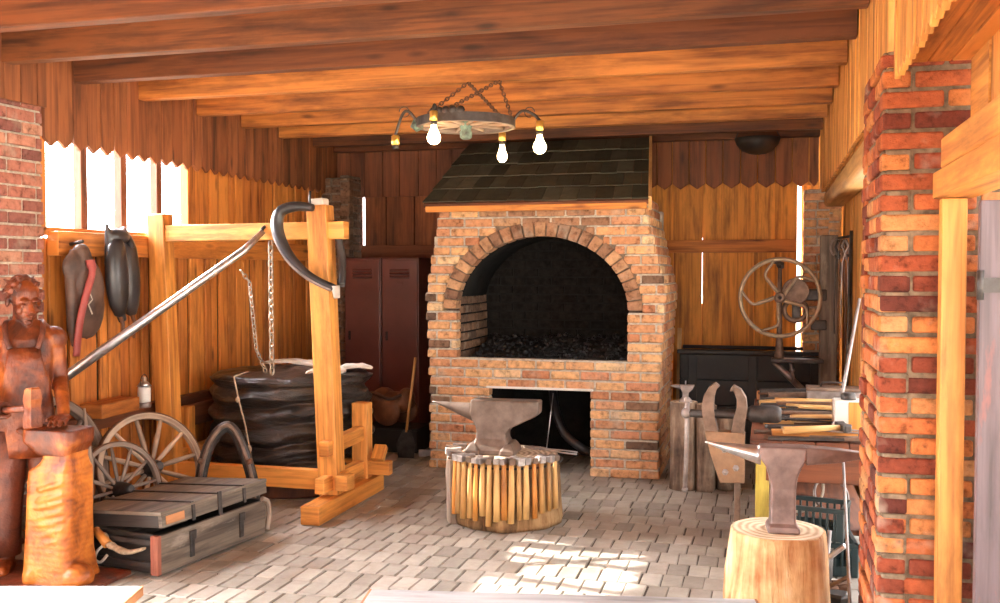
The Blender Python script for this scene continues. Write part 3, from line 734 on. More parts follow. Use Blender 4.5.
GRH = 'hammers hanging round the anvil stump'
angs = [-190, -176, -163, -150, -139, -130, -122, -114, -107, -100, -93, -86, -79, -72, -65, -58, -50, -42, -33, -24]
for k, a in enumerate(angs):
    L = [.18, .17, .26, .14, .33, .30, .34, .31, .33, .30, .35, .32, .31, .34, .33, .32, .31, .30, .29, .27][k] + U(-.015, .015)
    h = thing('hammer', 'hammer hung on the ring of the anvil stump, handle %s from the left' % ORD[k], 'hammer', (SX + .372 * cos(radians(a)), SY + .372 * sin(radians(a)), 0.40), a + 90 + U(-5, 5), GRH)
    mb = MB(); r = U(.012, .019)
    mb.tube([(0, U(-.004, .004), .03), (0, 0, -.03), (U(-.002, .002), -.004, -L * .5), (U(-.005, .005), -.006, -L)], [r * .8, r * .8, r, r * 1.1], seg=8, flat=1.2)
    mb.build('handle', M['handle' if k % 4 else 'pine'], h)
    mb = MB(); z = .042; hl, hw = U(.045, .065), U(.015, .022)
    mb.loft([[(x, -q, z - q), (x, q, z - q), (x, q, z + q), (x, -q, z + q)] for x, q in ((-hl, hw * 1.0), (-hl * .75, hw * 1.05), (-hl * .3, hw * .85), (hl * .3, hw * .9), (hl, hw * .35 if k % 2 else hw))], RZ(U(70, 110)) @ T(.02, 0, 0), sm=False)
    mb.build('hammer_head', M[('iron_grey', 'iron_brown', 'canvas_grey')[k % 3]], h, bevel=0.003)
def make_tongs(name, label, group, L=0.5, mat='iron', jaw=0.07, spread=0.05):
    t = thing(name, label, 'tongs', group=group)
    for s_ in (-1, 1):
        mb = MB()
        mb.tube([(jaw * 1.1, s_ * .004, 0), (jaw * .6, s_ * .024, 0), (0, -s_ * .002, 0), (-.06, -s_ * .018, 0), (-L * .6, -s_ * spread * .7, 0), (-L, -s_ * spread * .6, 0)], [.007, .008, .009, .006, .005, .005], seg=7)
        mb.build('tong_arm', M[mat], t)
    mb = MB(); mb.cyl((0, 0, -.012), (0, 0, .012), .008, seg=8); mb.build('rivet', M[mat], t)
    return t
tg = make_tongs('tongs', 'thin pale tongs lying on the right rim of the central anvil stump', None, 0.24, 'iron_grey', .09, .06)
tg.location = (SX + .20, SY + .05, .455); tg.rotation_euler = (0, radians(-6), radians(188))

# ------------------------------------------------------------------ tall two-beaked anvil on the pale stump at the right
PX, PY = 0.045, 4.72
ps = thing('pale_stump', 'pale peeled stump at the lower right under the two-beaked anvil', 'tree stump', (PX, PY, 0))
mb = MB(); mb.lathe([(0.245, 0), (0.246, 0.06), (0.232, 0.2), (0.222, 0.33), (0.216, 0.395), (0.208, 0.403)], seg=40, wob=0.09, capmi=1)
mb.build('trunk', [M['bark_pale'], M['endgrain_pale']], ps)
a2 = thing('beak_anvil', 'tall slender anvil with two long beaks on the pale stump', 'anvil', (PX + .02, PY - .04, 0.403), 5)
mb = MB()
mb.loft([rect(-.07, .075, .07, 0), rect(-.07, .073, .068, .03), rect(-.055, .058, .055, .045), rect(-.055, .056, .05, .12), rect(-.052, .056, .05, .20), rect(-.062, .062, .054, .255), rect(-.075, .078, .056, .30), rect(-.10, .10, .056, .335), rect(-.105, .105, .056, .395)], sm=False)
mb.build('anvil_body', M['anvil_pale'], a2, bevel=0.01, bseg=3)
mb = MB(); rings = []
for t in [i / 12 for i in range(13)]:
    x = -.10 - .25 * t; r = max(.004, .05 * (1 - t) ** .9); h = max(.004, .045 * (1 - t) ** .8)
    rings.append([(x, r * cos(a), .392 + .012 * t - h + h * sin(a)) for a in [2 * pi * j / 20 for j in range(20)]])
mb.loft(rings); tagp = mb.build('round_beak', M['steel'], a2); tagp['label'] = 'round bright steel beak'
mb = MB(); mb.loft([[(.10, -.052, .395), (.10, .052, .395), (.10, .052, .315), (.10, -.052, .315)], [(.25, -.035, .386), (.25, .035, .386), (.25, .03, .328), (.25, -.03, .328)], [(.375, -.018, .372), (.375, .018, .372), (.375, .015, .352), (.375, -.015, .352)]], sm=False)
mb.build('square_beak', M['anvil_pale'], a2, bevel=0.005)

# ------------------------------------------------------------------ bellows frame and bellows
bf = thing('bellows_stand', 'orange timber stand with two posts and a top beam round the bellows', 'timber stand', (-2.81, 6.0, 0))
def bfp(name, *beams, mat='pine'):
    mb = MB()
    for p0, p1, w_, h in beams: mb.beam(Vector(p0) - Vector((-2.81, 6, 0)), Vector(p1) - Vector((-2.81, 6, 0)), w_, h)
    return mb.build(name, M[mat], bf, bevel=0.007)
bfp('post', ((-2.80, 6.0, .11), (-2.88, 6.0, 2.03), .14, .135))
bfp('post', ((-4.02, 6.0, .0), (-4.095, 6.0, 1.99), .13, .12))
bfp('top_beam', ((-4.03, 6.0, 1.855), (-2.69, 6.0, 1.865), .09, .115))
bfp('beam_tenon', ((-4.19, 6.0, 1.86), (-4.15, 6.0, 1.86), .06, .09))
bfp('sill_foot', ((-2.77, 5.60, .06), (-2.77, 6.68, .06), .13, .12))
bfp('short_post', ((-2.80, 6.50, .12), (-2.80, 6.50, .66), .12, .10))
bfp('side_rail', ((-2.80, 5.87, .43), (-2.80, 6.60, .45), .07, .10))
bfp('side_rail', ((-2.80, 5.80, .20), (-2.80, 6.66, .20), .07, .10))
bfp('cross_rail', ((-4.05, 6.02, .20), (-2.70, 6.02, .20), .08, .13))
bfp('cross_rail', ((-2.95, 6.50, .20), (-2.58, 6.50, .20), .07, .10))
bfp('wedge', ((-2.66, 6.52, .35), (-2.66, 6.44, .26), .09, .05))
bfp('wedge', ((-2.71, 5.90, .22), (-2.62, 5.90, .22), .12, .10))
bfp('post_cap', ((-2.885, 6.0, 2.03), (-2.888, 6.0, 2.075), .10, .10), mat='canvas')
for p in ((-4.06, 6.25), (-4.06, 7.05)): bfp('back_post', ((p[0], p[1], 0), (p[0], p[1], .62), .09, .08))
bfp('back_rail', ((-4.06, 6.05, .28), (-4.06, 7.1, .28), .06, .10))
bfp('back_board', ((-4.13, 6.08, .53), (-4.13, 7.2, .53), .04, .16), mat='board_dark')

bl = thing('bellows', 'large round bellows of folded black leather inside the timber frame', 'bellows', (-3.45, 6.68, 0))
mb = MB()
prof = []; N = 96
rings = []
for i in range(N + 1):
    z = 0.10 + 0.72 * i / N; row = []
    for j in range(72):
        a = 2 * pi * j / 72; ca, sa = cos(a), sin(a)
        sag = 0.07 * mnoise.noise((ca * 1.0, sa * 1.0, 2.0)) + 0.025 * mnoise.noise((ca * 2.3, sa * 2.3, 7))
        t = ((z + sag - .08) / 0.72) * 5.2
        f = abs((t % 1) - .5) * 2
        r = 0.60 - 0.050 * f ** 1.6 + 0.03 * mnoise.noise((ca * 2.0, sa * 2.0, z * 6)) + 0.028 * mnoise.noise((ca * 3.4 + z * 3, sa * 3.4, z * 15)) + 0.010 * mnoise.noise((ca * 7 - z * 5, sa * 7, z * 30))
        row.append((r * ca, r * sa * .93, z))
    rings.append(row)
mb.loft(rings, cap=True); mb.build('leather_sack', M['leather_creased'], bl)
mb = MB(); rings = []
for i in range(9):                                                                       # the slack leather over the lid
    t = i / 8; row = []
    for j in range(64):
        a = 2 * pi * j / 64; ca, sa = cos(a), sin(a)
        r = 0.585 - .57 * max(0, (t - .35) / .65); z = .80 + .075 * min(1, t / .4) + .02 * max(0, t - .5)
        r += .025 * mnoise.noise((ca * 4, sa * 4, t * 2)) * (1 - t); z += .022 * mnoise.noise((ca * 5 * (1.2 - t), sa * 5 * (1.2 - t), 4)) - (.03 * (1 - t))
        row.append((r * ca, r * sa * .93, z))
    rings.append(row)
mb.loft(rings); mb.build('lid_cover', M['leather_creased'], bl, sub=1)
mb = MB(); mb.lathe([(.53, 0.0), (.54, .01), (.54, .095), (.53, .10)], seg=48, sm=False, sy=.93); mb.build('base_board', M['board_dark'], bl)
def rag(name, label, loc, rz, a, b, seed):
    mb = MB(); nx, ny = 12, 8
    top = [[(a * (i / nx - .5), b * (j / ny - .5), .028 + .018 * mnoise.noise((i * .5 + seed, j * .5, seed)) * (1) - .02 * (abs(i / nx - .5) * 2) ** 4) for i in range(nx + 1)] for j in range(ny + 1)]
    n0 = []
    rings = []
    for row in top: rings.append(row + [(x, y, z - .022) for x, y, z in reversed(row)])
    mb.loft(rings); o = mb.build(name, M['canvas'], None, sub=1); o.location = loc; o.rotation_euler = (0, 0, radians(rz)); return tag(o, label, 'cloth')
rag('folded_cloth', 'pale folded cloth on top of the black bellows just left of the post', (-3.02, 6.38, .885), 12, .26, .2, 3)
rag('folded_cloth', 'pale folded cloth on the right edge of the black bellows, behind the post', (-2.97, 6.78, .875), 30, .24, .18, 9)
rag('folded_cloth', 'tan cloth strip along the back of the bellows lid', (-3.5, 6.85, .89), -8, .5, .2, 15)

def chain(name, pts, label, link=.045, wire=.0055, mat='chain', cat='chain', group=None, parent=None):
    """pts polyline; alternate links, one mesh"""
    mb = MB(); k = 0
    for p, q in zip(pts, pts[1:]):
        p, q = Vector(p), Vector(q); n = max(1, round((q - p).length / (link * .72))); d = (q - p) / n
        for i in range(n):
            c = p + d * (i + .5); m = mat_to(c, c + d) @ RX(90 * (k % 2) + 20); k += 1
            L = link / 2; W = link * .27
            mb.tube([(L * cos(a) if abs(cos(a)) > .3 else L * cos(a), W * sin(a), 0) for a in [2 * pi * j / 12 for j in range(12)]], wire, m, 6, closed=True)
    o = mb.build(name, M[mat], parent)
    if parent is None: origin(o, tuple(pts[0])); tag(o, label, cat, group)
    return o
chain('chain', [(-3.235, 5.985, 1.80), (-3.25, 6.02, .90)], 'pale iron chain hanging from the top beam down to the bellows', .062, .0065)
chain('chain', [(-3.48, 6.02, 1.60), (-3.46, 6.10, 1.52), (-3.44, 6.15, 1.05), (-3.45, 6.3, .88)], 'faint thin chain hanging under the steel lever, left of the long chain', .05, .0045)
mb = MB(); mb.tube([(-3.58, 6.28, .88), (-3.57, 6.07, .865), (-3.52, 6.05, .70), (-3.47, 6.05, .52), (-3.43, 6.055, .30)], [.006] * 5, seg=6); mb.ball((-3.45, 6.05, .37), (.022, .022, .03)); mb.ball((-3.53, 6.05, .71), (.016, .016, .022))
tag(origin(mb.build('rope', M['rope']), (-3.58, 6.28, .88)), 'knotted rope hanging over the front of the black bellows', 'rope')

lv = thing('bellows_lever', 'long pale steel lever slanting down to the left from the top beam', 'lever', (-3.29, 5.93, 1.83))
mb = MB(); mb.tube([(0.03, 0, .03), (-.06, -.10, -.10), (-.66, -1.15, -.875)], [.018, .026, .030], seg=14); mb.build('lever_bar', M['steel'], lv)
mb = MB(); mb.tube([(-.67, -1.165, -.885), (-.66, -1.15, -.875), (-.645, -1.12, -.855)], [.029, .033, .031], seg=14); mb.build('end_ferrule', M['iron'], lv)
mb = MB(); mb.tube([(0.01, 0.0, .0), (.02, .01, .05), (.03, .04, .07)], .012, seg=8); mb.build('pivot_hook', M['iron'], lv)

# horse collars
def arc(pts, n=24):
    out = []
    P = [Vector(p) for p in pts]
    for i in range(len(P) - 1):
        p0, p1, p2, p3 = P[max(i - 1, 0)], P[i], P[i + 1], P[min(i + 2, len(P) - 1)]
        for k in range(n // (len(P) - 1)):
            t = k / (n // (len(P) - 1))
            out.append(.5 * ((2 * p1) + (p2 - p0) * t + (2 * p0 - 5 * p1 + 4 * p2 - p3) * t * t + (3 * p1 - p0 - 3 * p2 + p3) * t ** 3))
    out.append(P[-1]); return out
hc = thing('horse_collar', 'black horse collar hooked over the top of the right bellows post', 'horse collar', (-2.88, 5.92, 1.95))
pl = arc([(.0, -.02, .06), (-.13, -.02, .07), (-.235, -.03, .03), (-.24, -.04, -.10), (-.15, -.05, -.26), (.0, -.05, -.39), (.17, -.04, -.47)], 30)
mb = MB(); mb.tube(pl, [.024 + .016 * sin(pi * min(1, i / 24)) for i in range(len(pl))], seg=12); mb.build('leather_roll', M['leather_black'], hc)
mb = MB(); mb.tube([p + Vector((-.030, -.012, -.006)) for p in pl[6:]], .013, seg=8); o = mb.build('hame_rim', M['iron_grey'], hc); o['label'] = 'grey metal rim along the collar'
pr_ = arc([(.09, .10, -.02), (.12, .115, -.15), (.15, .10, -.30), (.17, .04, -.45)], 18)
mb = MB(); mb.tube(pr_, .026, seg=10); mb.build('leather_roll', M['leather_black'], hc)
mb = MB(); mb.tube([(-.02, -.02, .07), (-.025, -.02, .12), (-.02, -.02, .17)], .008, seg=6); mb.build('top_hook', M['iron'], hc)
mb = MB(); mb.tube([(.165, -.04, -.45), (.175, -.04, -.53)], [.03, .022], seg=8); mb.build('strap_end', M['canvas'], hc)

hc2 = thing('horse_collar', 'worn grey-brown horse collar standing upside down behind the chest', 'horse collar', (-3.32, 5.55, 0), 25)
pl = arc([(-.17, 0, .0), (-.165, 0, .25), (-.11, 0, .48), (-.02, 0, .60), (.045, 0, .58), (.115, 0, .42), (.165, 0, .22), (.17, 0, .0)], 35)
mb = MB(); mb.tube(pl, [.030] * len(pl), seg=12, flat=1.2); mb.build('leather_roll', M['iron'], hc2)
mb = MB(); mb.tube([p * 1.0 + Vector((0, -.03, .012)) for p in pl], .014, seg=8); mb.build('hame_rim', M['iron_brown'], hc2)
for p in (8, 26):
    mb = MB(); mb.tube([pl[p] + Vector((0, -.05, 0)), pl[p] + Vector((.03 if p > 15 else -.03, -.04, .01))], .017, seg=8); mb.build('buckle', M['rust'], hc2)

# ------------------------------------------------------------------ wagon wheels
def wagon_wheel(label, hub, nrm, rad, nsp, mat, rimw=.05, rimt=.035, spoke=.014, hubr=.05, spin=0, group='old wagon wheels by the left wall'):
    t = thing('wagon_wheel', label, 'wheel', hub, group=group)
    t.rotation_mode = 'QUATERNION'; t.rotation_quaternion = Vector(nrm).normalized().to_track_quat('Z', 'Y')
    mb = MB(); n = 48; rings = []
    for i in range(n):
        a = 2 * pi * i / n; ca, sa = cos(a), sin(a)
        rings.append([((rad - d) * ca, (rad - d) * sa, z) for d, z in ((0, -rimw / 2), (0, rimw / 2), (rimt, rimw / 2 * .8), (rimt, -rimw / 2 * .8))])
    mb.loft(rings, closed=True, sm=False); rim = mb.build('rim', M[mat], t, bevel=.004)
    mb = MB(); rings = []
    for i in range(n):
        a = 2 * pi * i / n; ca, sa = cos(a), sin(a)
        rings.append([((rad + d) * ca, (rad + d) * sa, z) for d, z in ((.001, -rimw / 2), (.006, -rimw / 2), (.006, rimw / 2), (.001, rimw / 2))])
    mb.loft(rings, closed=True, sm=False); mb.build('tyre', M['rust'], t)
    mb = MB(); mb.lathe([(hubr * .7, -.09), (hubr, -.05), (hubr * 1.15, 0), (hubr, .05), (hubr * .7, .10), (hubr * .45, .12)], seg=18); mb.build('hub', M['iron'], t)
    for k in range(nsp):
        a = 2 * pi * k / nsp + radians(spin); mb = MB()
        mb.tube([(hubr * .8 * cos(a), hubr * .8 * sin(a), 0), (rad * .5 * cos(a), rad * .5 * sin(a), 0), ((rad - rimt * .6) * cos(a), (rad - rimt * .6) * sin(a), 0)], [spoke * .9, spoke * 1.25, spoke * .9], seg=8); mb.build('spoke', M[mat], t)
    return t
wagon_wheel('big pale wagon wheel leaning behind the chest, right of the small grey wheel', (-3.77, 5.40, .345), (.86, -.42, .30), .355, 12, 'wheel_wood', spin=8)
wagon_wheel('smaller grey wagon wheel in front, just behind the near end of the chest', (-3.73, 5.03, .290), (.92, -.30, .20), .285, 12, 'wheel_dark', .04, .026, .010, .045, 3)
wagon_wheel('large dark wagon wheel at the back, beside the carved anvil block', (-4.02, 4.82, .44), (.96, -.06, .20), .42, 12, 'wheel_dark', .06, .045, .014, .055, 11)
mb = MB(); mb.tube([(0, 0, 0), (.02, .0, .3), (.0, 0, .62)], [.020, .024, .006], seg=8)
o = mb.build('wooden_stake', M['grey_wood']); o.location = (-3.70, 4.72, .20); o.rotation_euler = (radians(-5), radians(-6), 0); tag(o, 'pointed grey wooden stake upright between the carved block and the wheels', 'stake')
mb = MB(); mb.box((0, 0, .045), (.16, .42, .09)); o = tag(mb.build('wooden_block', M['board'], bevel=.006), 'orange wooden block on the low wall rail under the lantern', 'wooden block'); o.location = (-4.10, 5.45, .672); o.rotation_euler = (0, 0, radians(4))
ln = thing('lantern', 'small white lantern with a metal cap behind the big pale wheel', 'lantern', (-4.08, 5.78, .672))
mb = MB(); mb.lathe([(.04, 0), (.045, .01), (.045, .03), (.038, .04)], seg=18); mb.build('lantern_base', M['iron_grey'], ln)
mb = MB(); mb.lathe([(.040, .035), (.043, .06), (.043, .13), (.038, .145)], seg=18); mb.build('lantern_body', M['white_metal'], ln)
mb = MB(); mb.lathe([(.048, .145), (.03, .17), (.014, .18), (.018, .20), (.008, .21)], seg=18); mb.build('lantern_cap', M['steel'], ln)
mb = MB(); mb.tube([(0, .045 * cos(a), .15 + .075 * sin(a)) for a in [pi * i / 12 for i in range(13)]], .003, seg=5); mb.build('bail_handle', M['iron'], ln)

# ------------------------------------------------------------------ long chest with its lid ajar
ch = thing('wooden_chest', 'long worn grey wooden chest with dark straps, lid propped ajar', 'chest', (-3.05, 4.45, 0), -7.5)
CW, CL, CH_ = .60, .90, .205                              # local: x -CW..0 (front at x=0), y 0..CL
mb = MB(); mb.box((-.012, CL / 2, CH_ / 2 + .01), (.024, CL, CH_)); mb.build('front_board', M['chest_wood'], ch, bevel=.004)
mb = MB(); mb.box((-CW + .012, CL / 2, CH_ / 2 + .01), (.024, CL, CH_)); mb.build('back_board', M['chest_wood'], ch, bevel=.004)
for yy in (.014, CL - .014):
    mb = MB(); mb.box((-CW / 2, yy, CH_ / 2 + .01), (CW - .05, .026, CH_)); mb.build('end_board', M['chest_end'], ch, bevel=.004)
mb = MB(); mb.box((-CW / 2, CL / 2, .02), (CW - .03, CL - .03, .02)); mb.build('bottom_board', M['chest_end'], ch)
for z in (.055, .175):
    mb = MB(); mb.box((-CW / 2, -.008, z), (CW - .02, .018, .03)); mb.build('end_batten', M['chest_end'], ch, bevel=.003)
mb = MB(); mb.box((-.025, -.012, CH_ / 2 + .01), (.05, .028, CH_ + .002)); o = mb.build('corner_post', M['chest_rim'], ch, bevel=.003); o['label'] = 'reddish raw corner edge'
for y in (.235, .66):
    mb = MB(); mb.box((.004, y, .115), (.012, .035, .14)); mb.box((.010, y, .165), (.012, .05, .05)); mb.build('hasp', M['iron'], ch, bevel=.004)
mb = MB(); mb.tube(arc([(.006, .90, .03), (.012, .915, .12), (.008, .905, .20), (.0, .86, .225)], 12), .016, seg=8); mb.build('corner_guard', M['grey_wood'], ch)
lid = bpy.data.objects.new('lid', None); C.objects.link(lid); lid.parent = ch; lid.location = (-CW, 0, CH_ + .012); lid.rotation_euler = (0, radians(-3.6), 0)
LZ = .085
mb = MB(); mb.box((CW / 2 + .005, CL / 2, LZ - .01), (CW + .01, CL + .01, .02)); bx = mb
for k in range(3): pass
mb.build('lid_top', M['chest_wood'], lid, bevel=.003)
mb = MB(); mb.box((CW - .003, CL / 2, LZ / 2 - .006), (.024, CL, LZ - .012)); mb.build('lid_front', M['chest_wood'], lid, bevel=.003)
for yy in (.012, CL - .012):
    mb = MB(); mb.box((CW / 2, yy, LZ / 2 - .006), (CW - .03, .024, LZ - .012)); mb.build('lid_end', M['chest_end'], lid, bevel=.003)
for y in (.24, .46, .68):
    mb = MB(); mb.box((CW / 2, y, LZ + .004), (CW + .02, .022, .008)); mb.box((CW + .014, y, LZ / 2 - .01), (.010, .022 if y != .46 else .03, LZ + (.0 if y != .46 else .05))); mb.build('strap', M['iron'], lid, bevel=.002)
mb = MB(); mb.box((CW + .0105, .10, .035), (.003, .14, .045)); o = mb.build('paint_patch', M['plank_end'], lid); o['label'] = 'faded orange paint patch'
mb = MB(); mb.tube(arc([(-.36, -.045, .20), (-.31, -.06, .165), (-.24, -.055, .135), (-.17, -.05, .125), (-.08, -.03, .15)], 16), [.022, .028, .03, .024, .02, .022, .026, .02, .022, .024, .024, .022, .02, .02, .016, .016, .012][:17], seg=9, flat=.6)
o = mb.build('leather_strap', M['rope'], ch)
mb = MB(); mb.tube([(-.40, -.05, .22), (-.30, -.065, .155)], [.022, .026], seg=9); o = mb.build('toggle', M['pine'], ch); o['label'] = 'orange wooden toggle'
mb = MB(); mb.tube(arc([(-.31, -.06, .16), (-.36, -.075, .12), (-.38, -.075, .07), (-.34, -.075, .06), (-.30, -.07, .10)], 16), .008, seg=6); o = mb.build('rope_handle', M['canvas'], ch); o['label'] = 'pale rope loop'

# ------------------------------------------------------------------ leather harness pieces on the left wall
h1 = thing('harness_bag', 'brown leather harness bag with a red strap hanging under the window', 'harness', (-4.10, 5.17, 1.76))
def blob(parts, mats, name, parent, vox=.012, sm=4):
    mb = MB()
    for kind, *a in parts:
        if kind == 'b': mb.ball(*a)
        elif kind == 't': mb.tube(*a)
        elif kind == 'x': mb.box(*a)
    return mb.build(name, mats, parent, remesh=vox, smooth=sm)
blob([('b', (0, .06, -.38), (.055, .165, .21)), ('b', (.015, .07, -.28), (.055, .13, .19)), ('b', (0, -.03, -.14), (.04, .12, .10)), ('t', [(0, .0, -.02), (0, .02, -.15), (0, .04, -.3)], [.04, .055, .06]), ('b', (0, .02, -.05), (.04, .07, .06)), ('t', [(0, -.06, -.03), (.0, -.09, -.2), (.0, -.07, -.5), (0, -.05, -.63)], [.02, .03, .035, .02]), ('t', [(0, .08, -.05), (0, .13, -.2), (0, .12, -.4)], [.02, .03, .02])], M['leather_brown'], 'leather_bag', h1)
mb = MB(); mb.tube(arc([(.055, .03, -.10), (.075, .02, -.18), (.075, -.045, -.33), (.065, -.085, -.48), (.05, -.10, -.68)], 20), [.028 + .01 * (i < 4) for i in range(21)], seg=10, flat=.5); o = mb.build('red_strap', M['leather_red'], h1); o['label'] = 'faded red strap'
mb = MB(); mb.tube([(.06, .02 + .02 * sin(i * 2.1), -.22 - i * .03) for i in range(8)], .005, seg=5); mb.build('lacing', M['canvas'], h1)
h2 = thing('harness_pad', 'pair of black padded leather harness cushions hanging under the window', 'harness', (-4.10, 5.52, 1.85))
for k, (y, x) in enumerate(((-.055, .05), (.135, .0))):
    mb = MB(); mb.loft([[((.058 * cos(a)) * q + x, y + (.095 * sin(a)) * q + .02 * (1 - q) + dz * -.05, -.30 + dz) for a in [2 * pi * j / 18 for j in range(18)]] for dz, q in ((.26, .25), (.25, .5), (.20, .78), (.10, .95), (0, 1.0), (-.10, .92), (-.18, .75), (-.24, .45), (-.255, .15))])
    mb.build('cushion', M['leather_black'], h2)
    mb = MB(); mb.tube([(x, y + .02, -.53), (x + .02, y + .03, -.60), (x + .01, y + .03, -.70)], [.016, .012, .010], seg=7); mb.build('strap', M['leather_tan'], h2)
blob([('b', (.03, -.02, -.03), (.055, .11, .055)), ('t', [(.03, -.13, .05), (.03, -.10, -.05), (.03, -.09, -.2), (.04, -.07, -.4), (.05, .0, -.58)], [.012, .03, .04, .035, .03]), ('t', [(.03, .03, .03), (.03, .09, -.04), (.03, .13, -.10)], [.02, .03, .03])], M['leather_black'], 'yoke', h2)
for h_, l in ((h1, (-4.15, 5.32, 1.76)), (h2, (-4.15, 5.68, 1.83))):
    mb = MB(); mb.cyl((-.07, 0, .0), (.03, 0, .02), .010, seg=8); mb.build('hanging_peg', M['iron'], h_)

# ------------------------------------------------------------------ carved wooden blacksmith
sx, sy = -3.80, 4.36
fig = thing('blacksmith_statue', 'carved orange-brown wooden statue of an aproned blacksmith holding a hammer over an anvil block', 'statue', (sx, sy, 0), -52)
# local frame: +Y... figure faces local +X rotated; x forward, y left, z up
def cap(mb, p0, p1, r0, r1): mb.tube([Vector(p0).lerp(Vector(p1), t) for t in (0, .25, .5, .75, 1)], [r0 + (r1 - r0) * t for t in (0, .25, .5, .75, 1)], seg=14); mb.ball(p0, r0); mb.ball(p1, r1)
mb = MB()
# trunk
mb.loft([[(cx + dx * cos(a), dy * sin(a), z) for a in [2 * pi * j / 24 for j in range(24)]] for cx, dx, dy, z in ((0, .095, .12, .70), (0, .105, .13, .78), (0.005, .10, .122, .90), (.01, .105, .13, 1.02), (.01, .115, .145, 1.14), (0, .105, .15, 1.24), (-.01, .08, .13, 1.30), (-.01, .055, .08, 1.34))])
cap(mb, (-.015, 0, 1.30), (.012, 0, 1.41), .062, .056)
# legs and boots
for s_ in (-1, 1):
    cap(mb, (0, s_ * .085, .76), (.01, s_ * .10, .44), .088, .066); cap(mb, (.01, s_ * .10, .44), (-.01, s_ * .105, .09), .064, .045)
    cap(mb, (-.02, s_ * .105, .045), (.11, s_ * .125, .035), .045, .036)
# head: skull, jaw, brow, nose, lips, chin, ears, eye bulges
hx, hz = .035, 1.44
Hm = T(hx, 0, hz) @ RZ(26) @ RY(16)
mb.ball((-.014, 0, .035), (.086, .076, .085), Hm); mb.ball((.022, 0, -.035), (.068, .058, .075), Hm); mb.ball((.055, 0, -.085), (.028, .03, .024), Hm)
for s_ in (-1, 1):
    mb.ball((.074, s_ * .032, .026), (.018, .027, .009), Hm); mb.ball((.066, s_ * .031, -.002), (.012, .013, .008), Hm)
    mb.ball((.055, s_ * .042, -.032), (.022, .020, .022), Hm); mb.ball((-.008, s_ * .082, -.005), (.018, .012, .030), Hm)
mb.tube([(.074, 0, .018), (.098, 0, -.018), (.112, 0, -.034)], [.009, .013, .018], Hm, 10)
mb.ball((.082, 0, -.056), (.014, .027, .006), Hm); mb.ball((.080, 0, -.073), (.014, .022, .007), Hm); mb.ball((.070, 0, -.098), (.022, .024, .018), Hm)
# arms: right arm (y<0) reaches the hammer handle, left arm (y>0) rests on the anvil
RS, RE, RW = (0, -.150, 1.235), (.04, -.215, 1.00), (.20, -.14, .90)
LS, LE, LW = (0, .138, 1.235), (-.01, .165, 1.02), (.16, .185, .87)
for S_, E_, W_ in ((RS, RE, RW), (LS, LE, LW)):
    mb.ball(S_, (.065, .07, .07)); cap(mb, S_, E_, .054, .043); cap(mb, E_, W_, .044, .031)
# right hand: palm, four curled fingers round the handle, thumb
hd = Vector((.78, .60, .12)).normalized()                     # direction of the hammer handle
rc = Vector((.245, -.105, .895)); side = Vector((0, 0, 1)).cross(hd).normalized(); upv = hd.cross(side)
mb.ball(tuple(rc - side * -.0 - upv * .0 + side * -.026), (.042, .042, .04)); cap(mb, RW, tuple(rc - side * .03), .033, .030)
for k in range(4):
    b = rc + hd * (-.033 + .022 * k); rr = .0115 - .0008 * abs(k - 1.5)
    mb.tube([b - side * .034 + upv * .012, b - side * .012 + upv * .036, b + side * .018 + upv * .030, b + side * .030 + upv * .004, b + side * .018 - upv * .022, b - side * .002 - upv * .030], [rr * 1.05, rr * 1.08, rr, rr, rr * .95, rr * .85], seg=9)
mb.tube([rc - side * .035 - hd * .03 + upv * .01, rc - side * .035 + hd * .02 - upv * .03, rc - side * .005 + hd * .05 - upv * .034, rc + side * .018 + hd * .055 - upv * .022], [.016, .015, .013, .011], seg=9)
# left hand laid on the block, fingers slightly spread
lc = Vector((.22, .18, .838)); fd = Vector((.93, -.25, -.20)).normalized(); ls = Vector((0, 0, 1)).cross(fd).normalized()
mb.ball(tuple(lc), (.045, .042, .020)); cap(mb, LW, tuple(lc - fd * .02), .033, .026)
for k in range(4):
    b = lc + ls * (-.030 + .020 * k) + fd * .03; L_ = (.062, .078, .074, .056)[k]; sp = ls * (-.012 + .008 * k)
    mb.tube([b, b + fd * L_ * .5 + sp * .5 + Vector((0, 0, .006)), b + fd * L_ + sp + Vector((0, 0, -.012))], [.0115, .0105, .009], seg=9)
mb.tube([lc - ls * .032 - fd * .012, lc - ls * .058 + fd * .015, lc - ls * .066 + fd * .045], [.014, .012, .010], seg=9)
body = mb.build('body', M['carved'], fig, remesh=.005, smooth=2)
mb = MB()                                                     # hair: tufts swept over the skull
mb.ball((-.034, 0, .05), (.082, .080, .078), Hm)
for k in range(80):
    a = U(-2.6, 2.6); e = U(-.1, 1.45); d0 = Vector((-cos(a) * cos(e) * .088 - .020, sin(a) * cos(e) * .080, .035 + sin(e) * .085))
    if d0.x > .035 and d0.z < .085: continue
    d1 = d0 * U(1.06, 1.18) + Vector((U(-.02, .01), U(-.025, .025), U(-.03, .005)))
    mb.tube([d0 * .9, d0 * 1.06, d1], [.013, .011, .004], Hm, 7)
mb.build('hair', M['carved_dark'], fig, remesh=.005, smooth=1)
mb = MB()                                                     # bib apron wrapped round the front
rings = []
for z, x0, hwid in ((.62, .118, .135), (.69, .125, .14), (.76, .128, .14), (.90, .125, .135), (1.02, .132, .12), (1.12, .140, .09), (1.20, .128, .075)):
    ro = []
    for j in range(15):
        t = (j / 14 - .5) * 2; ro.append((x0 - .085 * t * t * (hwid / .17) ** 1.5, hwid * t, z))
    rings.append(ro + [(x - .014, y, z) for x, y, z in reversed(ro)])
mb.loft(rings); ap = mb.build('apron', M['carved'], fig)
